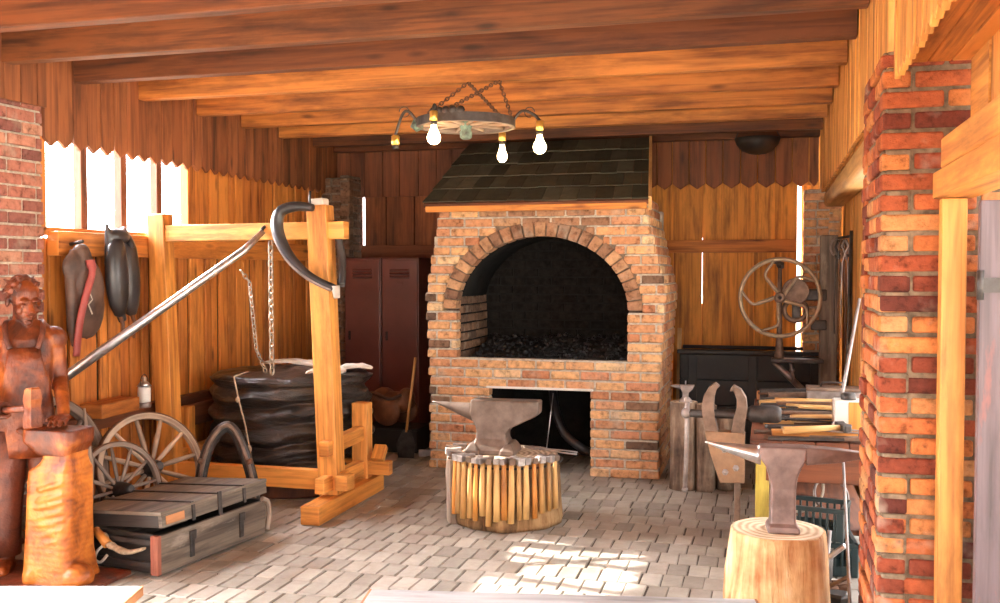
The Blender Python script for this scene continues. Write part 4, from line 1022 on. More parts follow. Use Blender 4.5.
for s_ in (-1, 1):
    mb = MB(); mb.tube(arc([(.128, s_ * .065, 1.195), (.105, s_ * .085, 1.26), (.05, s_ * .09, 1.325), (-.04, s_ * .08, 1.335)], 12), .014, seg=8, flat=.5); mb.build('apron_strap', M['carved_dark'], fig)
mb = MB(); mb.lathe([(.112, .745), (.118, .75), (.118, .785), (.112, .79)], seg=28, sy=1.2); mb.build('belt', M['carved_dark'], fig)
for s_ in (-1, 1):                                            # trousers
    mb = MB(); mb.tube([(0, s_ * .085, .76), (.008, s_ * .095, .55), (.012, s_ * .10, .40), (-.005, s_ * .105, .22), (-.01, s_ * .105, .10)], [.100, .092, .082, .075, .072], seg=16); mb.build('trouser_leg', M['carved_dark'], fig)
hm = bpy.data.objects.new('hammer', None); C.objects.link(hm); hm.parent = fig
he = rc + hd * .26
mb = MB(); mb.tube([rc - hd * .13, rc + hd * .06, he], [.019, .017, .018], seg=12); mb.build('hammer_handle', M['carved'], hm)
mb = MB(); hv = Vector((0, 0, 1)); mb.loft([[tuple(he + hv * z + side * (q * cos(a)) + hd * (q * sin(a))) for a in [pi / 4 + pi / 2 * j for j in range(4)]] for z, q in ((-.10, .04), (-.095, .046), (-.04, .046), (.0, .038), (.04, .046), (.09, .038), (.10, .03))], sm=False); mb.build('hammer_head', M['carved'], hm, bevel=.006)
# the anvil block, given in world coordinates relative to the figure
inv_f = (T(sx, sy, 0) @ RZ(-52)).inverted()
bx0, by0 = -3.50, 4.235
Bm = inv_f @ T(bx0, by0, 0) @ RZ(2)
def rr(cx, cy, hx_, hy_, z, k=5):
    out = []
    for qx, qy in ((1, 1), (-1, 1), (-1, -1), (1, -1)):
        a0 = {(1, 1): 0, (-1, 1): 90, (-1, -1): 180, (1, -1): 270}[(qx, qy)]; r = min(hx_, hy_) * .35
        for i in range(k): a = radians(a0 + 90 * i / (k - 1)); out.append((cx + qx * (hx_ - r) + r * cos(a), cy + qy * (hy_ - r) + r * sin(a), z))
    return out
mb = MB()
mb.loft([rr(0, .02, .150, .15, 0), rr(-.01, .02, .14, .14, .06), rr(-.015, .02, .132, .13, .16), rr(-.01, .02, .130, .12, .32), rr(-.005, .02, .128, .115, .50), rr(.0, .02, .126, .11, .585), rr(.02, .02, .098, .095, .615), rr(.03, .02, .082, .085, .65), rr(.025, .02, .09, .09, .69)])
mb.ball((.13, -.04, .05), (.085, .085, .075)); mb.ball((-.09, -.07, .05), (.06, .07, .07))
for k in range(9):                                             # uneven gouge ridges
    z = .14 + .046 * k + U(-.008, .008); mb.tube([(-.06 + U(-.03, .03), -.097, z - .022), (.03, -.100, z), (.105, -.096, z + .024)], [.008, .013, .008], seg=8)
mb.build('anvil_block', M['hewn'], fig, remesh=.008, smooth=2).data.transform(Bm)
mb = MB()
mb.loft([rr(.015, .02, .09, .09, .66), rr(.0, .02, .125, .10, .70), rr(-.01, .02, .15, .105, .725), rr(-.01, .02, .15, .105, .795)], sm=False)
mb.tube([(-.11, .02, .762), (-.18, .01, .768), (-.24, -.01, .775)], [.052, .036, .012], seg=14)
mb.build('anvil_top', M['carved'], fig, remesh=.009, smooth=4).data.transform(Bm)
mb = MB(); mb.box((0, 0, .012), (.92, .50, .024)); pl_ = mb.build('plinth', M['carved_dark'], fig, bevel=.006); pl_.data.transform(inv_f @ T(-3.69, 4.20, 0))

# ------------------------------------------------------------------ plank benches in the foreground
def bench(name, label, loc, rz, L, W_, n, H_=.45):
    t = thing(name, label, 'bench', loc, rz, 'white benches in the foreground')
    for k in range(n):
        mb = MB(); mb.box((0, (k - (n - 1) / 2) * (W_ / n), H_ - .0175), (L, W_ / n - .006, .035)); mb.build('seat_plank', [M['white_plank']], t, bevel=.004)
    for s_ in (-1, 1):
        mb = MB(); mb.box((s_ * (L / 2 + .004), 0, H_ - .018), (.008, W_, .034)); mb.build('plank_end', M['plank_end'], t)
        mb = MB(); mb.box((s_ * (L / 2 - .18), 0, (H_ - .035) / 2), (.05, W_ * .75, H_ - .037)); mb.build('leg', M['white_plank'], t, bevel=.004)
    mb = MB(); mb.box((0, 0, .22), (L - .42, .03, .09)); mb.build('stretcher', M['white_plank'], t)
    return t
bench('bench', 'white painted plank bench at the bottom left corner, before the statue', (-2.85, 2.76, 0), 15, 1.42, .30, 2)
bench('bench', 'white painted plank bench at the bottom middle, worn brown along the edge', (-.68, 3.25, 0), 10.8, 1.36, .32, 2)

# ------------------------------------------------------------------ lockers and the back left corner
def locker(label, x0, x1):
    t = thing('metal_locker', label, 'locker', ((x0 + x1) / 2, 8.92, 0), group='brown metal lockers')
    W_ = x1 - x0 - .004; D = .40; H_ = 1.72
    mb = MB()
    for a in (-1, 1): mb.box((a * (W_ / 2 - .008), 0, H_ / 2 + .02), (.016, D, H_ - .04))
    mb.box((0, D / 2 - .006, H_ / 2), (W_, .012, H_ - .04)); mb.box((0, 0, H_ - .01), (W_, D, .02)); mb.box((0, 0, .06), (W_, D, .02))
    for a in (-1, 1):
        for b in (-1, 1): mb.box((a * (W_ / 2 - .02), b * (D / 2 - .02), .025), (.035, .035, .05))
    mb.build('locker_body', M['locker'], t, bevel=.003)
    mb = MB(); mb.box((0, -D / 2 - .006, H_ / 2 + .035), (W_ - .02, .018, H_ - .11)); d = mb.build('door', M['locker'], t, bevel=.005)
    for k in range(3):
        mb = MB(); z = H_ - .115 - .032 * k; mb.hexa([(-.10, -D / 2 - .016, z - .010), (.10, -D / 2 - .016, z - .010), (-.10, -D / 2 - .014, z - .012), (.10, -D / 2 - .014, z - .012), (-.095, -D / 2 - .016, z + .010), (.095, -D / 2 - .016, z + .010), (-.10, -D / 2 - .03, z - .008), (.10, -D / 2 - .03, z - .008)][0:8]); mb.build('vent_louvre', M['locker'], d)
        mb = MB(); mb.box((0, -D / 2 - .0155, z - .013), (.19, .002, .007)); mb.build('vent_slot', M['locker_dark'], d)
    mb = MB(); mb.box((.0, -D / 2 - .018, H_ - .24), (.055, .005, .022)); mb.build('name_holder', M['locker'], d, bevel=.002)
    mb = MB(); mb.box((-W_ / 2 + .055, -D / 2 - .02, .98), (.022, .012, .085)); mb.cyl((-W_ / 2 + .055, -D / 2 - .02, .97), (-W_ / 2 + .055, -D / 2 - .042, .97), .010, seg=8); mb.build('handle', M['locker_dark'], d, bevel=.003)
    return t
locker('brown metal locker on the left, next to the sooty brick pier', -3.93, -3.555)
locker('brown metal locker on the right, next to the brick forge', -3.55, -3.175)
sd = thing('leather_saddle', 'tan and brown leather saddle lying on a dark box before the right locker', 'saddle', (-3.22, 8.20, .315), -15)
blob([('b', (0, 0, .11), (.21, .14, .10)), ('b', (-.12, 0, .14), (.09, .15, .10)), ('b', (.13, 0, .15), (.07, .10, .10)), ('b', (0, -.12, .04), (.15, .05, .13)), ('b', (.02, .12, .04), (.15, .05, .13))], M['leather_tan'], 'seat', sd)
mb = MB(); mb.tube(arc([(-.20, -.10, .19), (-.10, -.14, .20), (.05, -.15, .16), (.16, -.12, .20)], 15), .014, seg=7); mb.build('edge_roll', M['leather_brown'], sd)
mb = MB(); mb.box((-3.22, 8.24, .10), (.52, .34, .20)); mb.box((-3.22, 8.24, .205), (.54, .36, .02)); tag(origin(mb.build('black_box', M['black_wood'], bevel=.006), (-3.22, 8.24, 0)), 'low black box under the leather saddle', 'box')
pk = thing('fire_hoe', 'dark iron fire hoe leaning in the corner left of the forge', 'hoe', (-2.80, 8.05, 0))
mb = MB(); mb.tube([(0, -.05, .05), (-.01, .1, .5), (-.03, .30, 1.0)], .011, seg=7); mb.build('shaft', M['iron'], pk)
mb = MB(); mb.box((-.05, -.06, .03), (.16, .02, .06), RZ(20)); mb.build('blade', M['iron_grey'], pk, bevel=.004)
pk = thing('hand_shovel', 'small iron shovel standing beside the fire hoe left of the forge', 'shovel', (-2.98, 7.86, 0))
mb = MB(); mb.tube([(0, 0, .22), (.04, .12, .85)], .012, seg=7); mb.build('shaft', M['handle'], pk)
mb = MB(); mb.loft([[(-.07, -.01, .0), (.07, -.01, .0), (.07, .0, .0), (-.07, .0, .0)], [(-.085, -.02, .12), (.085, -.02, .12), (.085, -.008, .12), (-.085, -.008, .12)], [(-.03, .0, .24), (.04, .0, .24), (.04, .02, .24), (-.03, .02, .24)]], sm=False); mb.build('blade', M['iron'], pk)

# ------------------------------------------------------------------ wagon wheel chandelier
cl = thing('wheel_chandelier', 'wagon wheel chandelier with brass sockets and bulbs hanging from the joists', 'chandelier', (-1.76, 5.66, 2.47))
rw = .29
mb = MB(); n = 48; rings = []
for i in range(n):
    a = 2 * pi * i / n; ca, sa = cos(a), sin(a)
    rings.append([((rw + d) * ca, (rw + d) * sa, z) for d, z in ((-.022, -.018), (0, -.018), (0, .022), (-.022, .022))])
mb.loft(rings, closed=True, sm=False); mb.build('rim', M['wheel_dark'], cl, bevel=.003)
mb = MB(); rings = []
for i in range(n):
    a = 2 * pi * i / n; ca, sa = cos(a), sin(a)
    rings.append([((rw + d) * ca, (rw + d) * sa, z) for d, z in ((.001, -.016), (.006, -.016), (.006, .035), (.001, .035))])
mb.loft(rings, closed=True, sm=False); mb.build('tyre', M['iron'], cl)
mb = MB(); mb.lathe([(.022, -.085), (.036, -.075), (.038, -.045), (.03, -.03), (.042, .0), (.03, .03), (.03, .05)], seg=16); mb.build('hub', M['green_iron'], cl)
for k in range(10):
    a = 2 * pi * k / 10 + .2; mb = MB(); mb.tube([(.03 * cos(a), .03 * sin(a), 0), ((rw - .015) * cos(a), (rw - .015) * sin(a), .002)], [.009, .010], seg=7); mb.build('spoke', M['wheel_wood'], cl)
for k, (deg, rch, lit) in enumerate(((205, .42, 0), (251, .31, 1), (74, .42, 1), (2, .45, 1))):
    a = radians(deg); d = Vector((cos(a), sin(a), 0))
    drop = (-.07, .045, .01, .01)[k]
    if deg == 251: P = [d * rw + Vector((0, 0, .02)), d * (rw + .01) + Vector((0, 0, .075)), d * rch + Vector((0, 0, .07)), d * rch + Vector((0, 0, drop))]
    else: P = [d * (rw - .01) + Vector((0, 0, .0)), d * (rw + .05) + Vector((0, 0, .07)), d * (rch - .04) + Vector((0, 0, .05)), d * rch + Vector((0, 0, drop))]
    mb = MB(); pth = arc(P, 18); mb.tube(pth, .009, seg=7); arm = mb.build('arm', M['iron'], cl)
    e = Vector(P[-1])
    mb = MB(); mb.lathe([(.016, 0), (.024, -.006), (.024, -.055), (.020, -.06)], T(*e), seg=16); mb.build('socket', M['brass'], arm)
    mb = MB(); mb.lathe([(.019, -.058), (.020, -.075), (.017, -.082)], T(*e), seg=14); mb.build('socket_collar', M['iron'], arm)
    if lit:
        s_ = (1, 1.05, .85, 1.05)[k]
        mb = MB(); mb.lathe([(.014, -.08), (.016, -.095), (.024 * s_, -.12), (.035 * s_, -.142), (.037 * s_, -.158), (.031 * s_, -.178), (.015 * s_, -.192), (.002, -.194)], T(*e), seg=18); b = mb.build('bulb', M['bulb'], arm)
    if deg != 251:
        mb = MB(); q = pth[10]; mb.tube([q + Vector((.0, 0, 0)) + (d * cos(t) + Vector((0, 0, sin(t)))) * .03 for t in [2 * pi * i / 14 for i in range(12)]], .003, seg=5); mb.build('wire_curl', M['iron'], arm)
mb = MB(); mb.tube([(-.29 + .02, -.06, -.02), (-.285, -.06, .0), (-.28, -.06, .03)], [.03, .045, .03], seg=10); mb.build('rim_clamp', M['green_iron'], cl)
for k in range(5):
    a = radians(245 + k * 9); mb = MB(); mb.ball((.28 * cos(a), .28 * sin(a), .045), (.026, .022, .026), seg=10); mb.build('chain_bundle', M['iron'], cl)
hooks = [(-.06, .24, .30), (.14, .24, .30)]
for (hk, deg) in ((0, 190), (1, 255), (0, 330), (1, 20)):
    a = radians(deg); p1 = (rw * .97 * cos(a), rw * .97 * sin(a), .03)
    chain('chain', [hooks[hk], p1], None, .036, .004, 'rust', parent=cl)
for hk in hooks:
    mb = MB(); mb.tube([(hk[0] + .014 * cos(t), hk[1], hk[2] - .004 + .014 * sin(t)) for t in [-1.5 + .5 * i for i in range(9)]], .004, seg=6); mb.build('ceiling_hook', M['iron'], cl)

# ------------------------------------------------------------------ log seats with a little anvil, right of the forge
def log(label, x, y, r, h, lean=0):
    t = thing('log', label, 'log', (x, y, 0), group='upright logs by the forge')
    mb = MB(); mb.lathe([(r * 1.05, 0), (r, .05), (r * .96, h * .5), (r * .98, h)], seg=22, wob=.08 + r * .2, capmi=1); mb.build('trunk', [M['bark_log'], M['endgrain']], t)
    return t
log('tallest upright log by the forge, carrying the little anvil', -.60, 7.30, .10, .64)
log('upright log just right of the one with the little anvil', -.44, 7.27, .070, .63)
log('short upright log behind the leg vise handle', -.30, 7.36, .065, .55)
log('thin upright log furthest back right of the forge', -.44, 7.44, .07, .60)
la = thing('small_anvil', 'little grey anvil on the tallest log beside the forge', 'anvil', (-.585, 7.28, .64), 5)
mb = MB(); mb.loft([rect(-.05, .05, .035, 0), rect(-.045, .045, .032, .012), rect(-.022, .022, .022, .035), rect(-.022, .022, .022, .07), rect(-.035, .05, .025, .095), rect(-.04, .065, .025, .125)], sm=False); mb.build('anvil_body', M['iron_grey'], la, bevel=.004)
mb = MB(); mb.tube([(-.035, 0, .108), (-.07, 0, .113), (-.11, 0, .118)], [.018, .014, .003], seg=10); mb.build('horn', M['iron_grey'], la)
mb = MB(); mb.cyl((0, 0, .125), (0, 0, .155), .006, seg=6); mb.build('hardy_pin', M['steel'], la)

# ------------------------------------------------------------------ big leg vise at the end of the work table
lvx = thing('leg_vise', 'big rusty-brown leg vise with two curved jaws at the end of the work table', 'vise', (-.20, 5.66, 0))
def sweep(pts, w, th, name, mat, bev=.006):
    """flat bar of depth th following pts in XZ, widths w"""
    mb = MB(); rings = []
    P = [Vector((p[0], 0, p[1])) for p in pts]
    for i, p in enumerate(P):
        t = (P[min(i + 1, len(P) - 1)] - P[max(i - 1, 0)]).normalized(); nn = Vector((-t.z, 0, t.x)); h = w[i] / 2
        rings.append([tuple(p + nn * h + Vector((0, -th / 2, 0))), tuple(p - nn * h + Vector((0, -th / 2, 0))), tuple(p - nn * h + Vector((0, th / 2, 0))), tuple(p + nn * h + Vector((0, th / 2, 0)))])
    mb.loft(rings, sm=False); return mb.build(name, M[mat], lvx, bevel=bev)
sweep([(-.070, .945), (-.082, .955), (-.105, .93), (-.123, .89), (-.130, .83), (-.122, .77), (-.105, .69)], [.012, .03, .045, .058, .066, .066, .07], .085, 'jaw', 'iron_brown')
sweep([(-.005, .925), (.01, .945), (.035, .925), (.055, .885), (.058, .83), (.045, .77), (.035, .69)], [.012, .03, .042, .052, .06, .066, .07], .085, 'jaw', 'iron_brown')
mb = MB(); mb.prism([(-.145, .70), (.075, .695), (.075, .415), (-.06, .41), (-.115, .58)], -.05, .045); mb.build('cheek_plate', M['plate'], lvx, bevel=.006)
for p in ((-.03, .475), (.028, .50), (-.035, .60)):
    mb = MB(); mb.cyl((p[0], -.05, p[1]), (p[0], -.066, p[1]), .018, seg=6); mb.ball((p[0], -.066, p[1]), (.013, .012, .013), seg=8); mb.build('bolt', M['iron_grey'], lvx)
mb = MB(); mb.box((.035, 0, .205), (.034, .034, .41)); mb.build('leg', M['iron_brown'], lvx, bevel=.005)
mb = MB(); mb.tube([(-.26, 0, .79), (-.13, 0, .79), (.06, 0, .795), (.20, 0, .80)], [.022, .024, .026, .026], seg=14); mb.build('screw', M['iron'], lvx)
mb = MB(); mb.tube([(-.245, -.0, .86), (-.245, 0, .79), (-.25, -.01, .50), (-.255, -.01, .36)], [.014, .014, .012, .012], seg=9); mb.ball((-.245, 0, .865), .019, seg=10); mb.ball((-.255, -.01, .355), .017, seg=10); mb.ball((-.25, 0, .79), (.03, .03, .034), seg=10); mb.build('handle', M['iron_grey'], lvx)
mb = MB(); mb.lathe([(.034, 0), (.048, .02), (.048, .16), (.036, .18)], T(.09, 0, .80) @ RY(90), seg=18); mb.build('screw_box', M['iron'], lvx)

# ------------------------------------------------------------------ work table with tools
TX0, TX1, TY0, TY1, TZ = -.10, .60, 5.62, 7.45, .66
wt = thing('work_table', 'low wooden work table loaded with tools along the right wall', 'table', ((TX0 + TX1) / 2, (TY0 + TY1) / 2, 0))
ox, oy = (TX0 + TX1) / 2, (TY0 + TY1) / 2
for k in range(4):
    mb = MB(); w_ = (TX1 - TX0) / 4; mb.box((TX0 + w_ * (k + .5) - ox, 0, TZ - .02), (w_ - .005, TY1 - TY0, .04)); mb.build('top_plank', M['board_dark'], wt, bevel=.005)
mb = MB(); mb.box((.02, TY0 + .05 - oy, TZ - .135), (TX1 - TX0 - .14, .04, .19)); mb.build('front_apron', M['board_dark'], wt, bevel=.005)
for a in (-1, 1):
    for b in (-1, 1):
        mb = MB(); mb.box((a * .28, b * .84, (TZ - .04) / 2), (.075, .075, TZ - .042)); o = mb.build('leg', M['yellow_paint' if (a, b) == (-1, -1) else 'board_dark'], wt, bevel=.005)
        if (a, b) == (-1, -1): o['label'] = 'leg painted yellow'
mb = MB(); mb.box((0, 0, .16), (.60, 1.7, .03)); mb.build('lower_shelf', M['board_dark'], wt)

def bar(name, label, cat, p0, p1, r, mat, group=None, flat=False, w2=None):
    mb = MB(); p0, p1 = Vector(p0), Vector(p1)
    if flat: mb.beam((0, 0, 0), p1 - p0, w2 or r * 2.5, r)
    else: mb.tube([Vector((0, 0, 0)), (p1 - p0) * .5, p1 - p0], [r, r, r * .9], seg=8)
    o = mb.build(name, M[mat], bevel=.002 if flat else 0); o.location = p0; return tag(o, label, cat, group)
GT = 'tools on the work table'
z0 = TZ + .012
for k, (y, xa, xb, mat, r, dz) in enumerate(((5.68, -.02, .58, 'rust', .010, 0), (5.86, -.08, .52, 'iron_brown', .012, .0), (6.07, -.02, .60, 'iron', .013, .0), (6.30, -.06, .50, 'rust', .012, .01), (6.52, -.08, .45, 'iron', .012, .0), (6.75, -.06, .56, 'iron_brown', .013, .015), (6.98, -.05, .55, 'rust', .011, 0), (7.2, -.08, .5, 'iron', .013, 0))):
    bar('iron_bar', '%s iron bar lying across the work table, %s from the front edge' % ({'rust': 'rusty', 'iron': 'dark', 'iron_brown': 'brown'}[mat], ORD[k]), 'bar', (xa, y + U(-.02, .02), z0 + dz), (xb, y + U(-.05, .05), z0 + dz + U(0, .02)), r, mat, GT)
for k, (y, x, L, mat, w2, th) in enumerate(((5.78, .02, .46, 'pine', .07, .035), (6.18, -.03, .52, 'handle', .06, .04), (6.42, .05, .5, 'canvas', .09, .02), (6.64, -.02, .58, 'pine', .055, .045), (6.87, -.06, .48, 'handle', .06, .06), (7.10, -.04, .56, 'pine', .07, .05), (7.32, -.08, .5, 'plank_end', .06, .07))):
    bar('wooden_batten', '%s wooden batten among the tools on the work table, %s from the front' % ({'pine': 'orange', 'handle': 'tan', 'canvas': 'whitish', 'plank_end': 'brown'}[mat], ORD[k]), 'batten', (x, y, TZ + th / 2 + .002), (x + L, y + U(-.04, .04), TZ + th / 2 + .006 + U(0, .02)), th, mat, GT, True, w2)
for k, (x, y, rz, L, mat) in enumerate(((.12, 5.75, 172, .42, 'iron_grey'), (.05, 6.02, 186, .46, 'iron'), (.10, 6.34, 176, .5, 'rust'), (.0, 6.58, 184, .5, 'iron'), (.05, 6.92, 172, .5, 'iron_grey'), (-.02, 7.24, 182, .5, 'rust'))):
    t = make_tongs('tongs', '%s blacksmith tongs lying across the work table, %s pair from the front' % ({'iron_grey': 'grey', 'iron': 'dark', 'rust': 'rusty'}[mat], ORD[k]), GT, L, mat, .09, .07)
    t.location = (x + .05, y, TZ + .055 + .012 * (k % 2)); t.rotation_euler = (radians(U(-3, 3)), radians(U(-2, 2)), radians(rz))
for k, (x, y, rz, L) in enumerate(((.40, 5.72, 200, .34), (.50, 6.15, 190, .38), (.46, 6.50, 165, .36), (.44, 6.84, 175, .40))):
    h = thing('hammer', 'hammer lying on the work table with its handle to the left, %s from the front' % ORD[k], 'hammer', (x, y, TZ + .075), rz, GT)
    mb = MB(); mb.tube([(0, 0, 0), (L * .5, .004, -.006), (L, 0, -.012)], [.011, .014, .016], seg=8, flat=1.3); mb.build('handle', M['handle'], h)
    mb = MB(); mb.loft([[(-q, y_, -q), (q, y_, -q), (q, y_, q), (-q, y_, q)] for y_, q in ((-.065, .024), (-.05, .026), (-.02, .021), (.02, .021), (.055, .024), (.065, .016))], sm=False); mb.build('hammer_head', M['iron'], h, bevel=.004)
for k, (y, x, L, mat, w2, th) in enumerate(((5.64, .0, .40, 'iron', .04, .015), (5.70, .22, .34, 'iron_brown', .05, .02), (5.95, .0, .36, 'iron', .05, .03), (6.13, .15, .34, 'rust', .04, .03), (6.25, -.05, .46, 'iron', .05, .05), (6.38, .0, .42, 'iron_brown', .045, .06), (6.56, -.06, .48, 'iron', .05, .05), (6.70, .05, .45, 'rust', .05, .075), (6.80, -.05, .50, 'iron', .05, .05), (7.03, -.05, .5, 'iron', .05, .06), (7.16, .0, .5, 'iron_brown', .05, .08), (7.26, -.06, .5, 'iron', .05, .09))):
    bar('flat_iron', '%s flat iron strap among the tools on the work table, %s from the front' % ({'rust': 'rusty', 'iron': 'dark', 'iron_brown': 'brown'}[mat], ORD[k]), 'flat bar', (x, y, TZ + th / 2 + .002), (x + L, y + U(-.05, .05), TZ + th / 2 + .004 + U(0, .02)), th, mat, GT, True, w2)
wb = thing('tin_canister', 'canister coloured white for its sunlit side and orange beside it on the work table by the brick pillar', 'canister', (.445, 6.00, TZ))
mb = MB(); mb.box((0, 0, .10), (.17, .17, .19)); mb.build('canister_body', M['white_metal'], wb, bevel=.012)  # white body is the sunlit side put into the colour
mb = MB(); mb.box((.040, -.086, .10), (.088, .004, .18)); mb.box((.0865, 0, .10), (.004, .15, .17)); o = mb.build('side_panel', M['pine'], wb, bevel=.001); o['label'] = 'orange panel, the tone beside the sunlit white'
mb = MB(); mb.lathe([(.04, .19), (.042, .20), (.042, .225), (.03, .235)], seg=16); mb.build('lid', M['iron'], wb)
bx = thing('metal_box', 'grey toolbox on the work table behind the canister', 'box', (.42, 6.98, TZ))
mb = MB(); mb.box((0, 0, .07), (.34, .18, .13)); mb.build('box_body', M['iron_grey'], bx, bevel=.008)
mb = MB(); mb.box((0, 0, .145), (.35, .19, .022)); mb.build('lid', M['iron_brown'], bx, bevel=.005)
mb = MB(); mb.tube([(-.08, 0, .155), (-.07, 0, .185), (.07, 0, .185), (.08, 0, .155)], .007, seg=7); mb.build('handle', M['iron'], bx)

# under the table
def crate(label, x, y, z, rz, w_, d, h):
    t = thing('plastic_crate', label, 'crate', (x, y, z), rz, 'dark crates under the work table')
    mb = MB(); mb.box((0, 0, .008), (w_, d, .014)); mb.build('crate_floor', M['teal'], t)
    for nm, m, L in (('crate_side', T(0, -d / 2, 0), w_), ('crate_side', T(0, d / 2, 0), w_), ('crate_end', T(-w_ / 2, 0, 0) @ RZ(90), d), ('crate_end', T(w_ / 2, 0, 0) @ RZ(90), d)):
        mb = MB(); mb.box((0, 0, h - .012), (L + .02, .022, .024), m); mb.box((0, 0, .03), (L, .01, .05), m); n = int(L / .035)
        for k in range(n + 1): mb.box((-L / 2 + L * k / n, 0, h / 2), (.012, .012, h - .01), m)
        for a in (-1, 1): mb.box((a * (L / 2 - .012), 0, h / 2), (.03, .016, h), m)
        mb.build(nm, M['teal'], t, bevel=.002)
    return t
crate('dark teal slatted plastic crate standing on another crate under the work table', .22, 5.50, .192, -12, .36, .24, .17)
crate('dark plastic crate at the bottom, under the teal slatted one', .24, 5.52, .0, 4, .40, .28, .175)
def hoop(label, c, r, m, mat, wire):
    mb = MB(); mb.ring((0, 0, 0), r, wire, m, 36, 7); o = mb.build('iron_hoop', M[mat]); o.location = c; return tag(o, label, 'hoop', 'hoops under the table')
hoop('pale iron hoop standing behind the teal crate under the work table', (.16, 5.76, .385), .14, RX(68) @ RZ(10), 'canvas', .008)
hoop('smaller pale hoop leaning right of the first behind the teal crate', (.34, 5.74, .35), .10, RX(60) @ RY(25), 'iron_grey', .009)
for k, (p0, p1, r, mat, lb) in enumerate((((.36, 4.55, .01), (.375, 5.35, .62), .008, 'iron_grey', 'long thin grey rod leaning by the brick pillar, in front of the junk pile'),
        ((.16, 5.10, .06), (.36, 4.96, .28), .014, 'steel', 'pale steel bar propped slantwise behind the pale stump'),
        ((.20, 4.98, .015), (.37, 4.80, .18), .011, 'iron_brown', 'short brown bar in the junk by the foot of the pillar'),
        ((.27, 5.0, .02), (.30, 5.15, .30), .012, 'iron_grey', 'short grey pipe standing in the junk by the pillar'),
        ((.12, 5.22, .02), (.36, 5.18, .03), .02, 'canvas', 'whitish bar lying on the floor behind the pale stump'))):
    bar('iron_rod', lb, 'rod', p0, p1, r, mat)
mb = MB(); mb.lathe([(.09, 0), (.10, .02), (.105, .14), (.10, .15), (.09, .15), (.085, .03)], seg=20); o = mb.build('scrap_pail', M['iron']); o.location = (.22, 5.22, 0); tag(o, 'small dark pail behind the pale stump', 'pail')
for k in range(9):
    mb = MB(); s_ = U(.03, .06); mb.loft([[(s_ * cos(a) * U(.7, 1.1), s_ * sin(a) * U(.7, 1.1), z) for a in [2 * pi * j / 7 for j in range(7)]] for z in (0, .03, .045)], sm=False)
    o = mb.build('scrap_lump', M['iron' if k % 2 else 'rust']); o.location = (.12 + .03 * k, 4.98 + .035 * ((k * 5) % 7), .0); o.rotation_euler = (0, 0, U(0, 3)); tag(o, '%s lump of scrap iron on the floor behind the pale stump, %s from the left' % ('dark' if k % 2 else 'rusty', ORD[k]), 'scrap', 'scrap lumps behind the pale stump')

# ------------------------------------------------------------------ coal bunker, post drill, tool rack at the back right
bk = thing('coal_bunker', 'long black coal bunker against the golden back wall', 'bunker', (-.13, 8.86, 0))
mb = MB()
for a, b, c, d in ((0, -.26, 1.20, .03), (0, .26, 1.20, .03)):
    for k in range(4): mb.box((a, b, .115 + .22 * k), (c, d, .214))
for a in (-.60, .60):
    for k in range(4): mb.box((a, 0, .115 + .22 * k), (.03, .5, .214))
mb.build('side_boards', M['black_wood'], bk, bevel=.004)
mb = MB(); mb.box((0, -.28, .905), (1.26, .07, .03)); mb.box((0, .27, .905), (1.26, .05, .03)); mb.build('rim_board', M['black_wood'], bk, bevel=.005)
for a in (-.5, 0, .5):
    mb = MB(); mb.box((a, -.285, .44), (.07, .02, .88)); mb.build('batten', M['black_wood'], bk, bevel=.003)
mb = MB(); g = [[(-.58 + 1.16 * i / 30, -.24 + .48 * j / 14, .82 + .05 * mnoise.noise((i * .4, j * .4, 3)) + .02 * mnoise.noise((i * 1.3, j * 1.3, 8))) for i in range(31)] for j in range(15)]
rings = [row + [(x, y, .60) for x, y, z in reversed(row)] for row in g]; mb.loft(rings, sm=False)
o = mb.build('coal_fill', M['coal']); o['kind'] = 'stuff'; o.location = (-.13, 8.86, 0); tag(o, 'coal filling the black bunker at the back wall', 'coal')
mb = MB(); mb.box((0, 0, .55), (.035, .02, 1.1)); o = mb.build('wooden_lath', M['handle'], bevel=.002); o.location = (-.77, 8.72, 0); o.rotation_euler = (radians(-9), 0, 0); tag(o, 'pale wooden lath leaning upright behind the right side of the forge', 'lath')

wp = thing('drill_post', 'dark weathered upright post carrying the hand drill', 'post', (.455, 8.28, 0))
mb = MB(); mb.box((0, 0, .94), (.135, .11, 1.88)); mb.build('post', M['chest_wood'], wp, bevel=.01)
mb = MB(); mb.box((.0, .0, .03), (.22, .22, .06)); mb.build('post_foot', M['board_dark'], wp, bevel=.01)
dp = thing('post_drill', 'hand cranked post drill with a big curved-spoke flywheel', 'drill', (.08, 8.10, 1.385))
mb = MB(); mb.ring((0, 0, 0), .305, .017, RX(90), 56, 8); fw = mb.build('flywheel_rim', M['wheel_iron'], dp)
for k in range(5):
    a = radians(90 + 72 * k + 8); mb = MB(); mb.tube(arc([(.03 * cos(a), 0, .03 * sin(a)), (.13 * cos(a + .42), 0, .13 * sin(a + .42)), (.22 * cos(a + .40), 0, .22 * sin(a + .40)), (.30 * cos(a), 0, .30 * sin(a))], 15), [.022] * 8 + [.016] * 8, seg=8, flat=.7); mb.build('curved_spoke', M['wheel_iron'], dp)
mb = MB(); mb.lathe([(.03, -.05), (.045, -.03), (.045, .03), (.03, .05)], RX(90), seg=16); mb.build('flywheel_hub', M['iron_brown'], dp)
mb = MB(); mb.cyl((0, -.05, 0), (0, .13, 0), .016, seg=10); mb.build('flywheel_shaft', M['iron'], dp)
mb = MB(); mb.lathe([(.0, 0), (.10, 0.0), (.105, .02), (.10, .04), (.0, .04)], T(.12, .08, .05) @ RX(90), seg=28, sm=False); mb.build('gear', M['iron_brown'], dp)
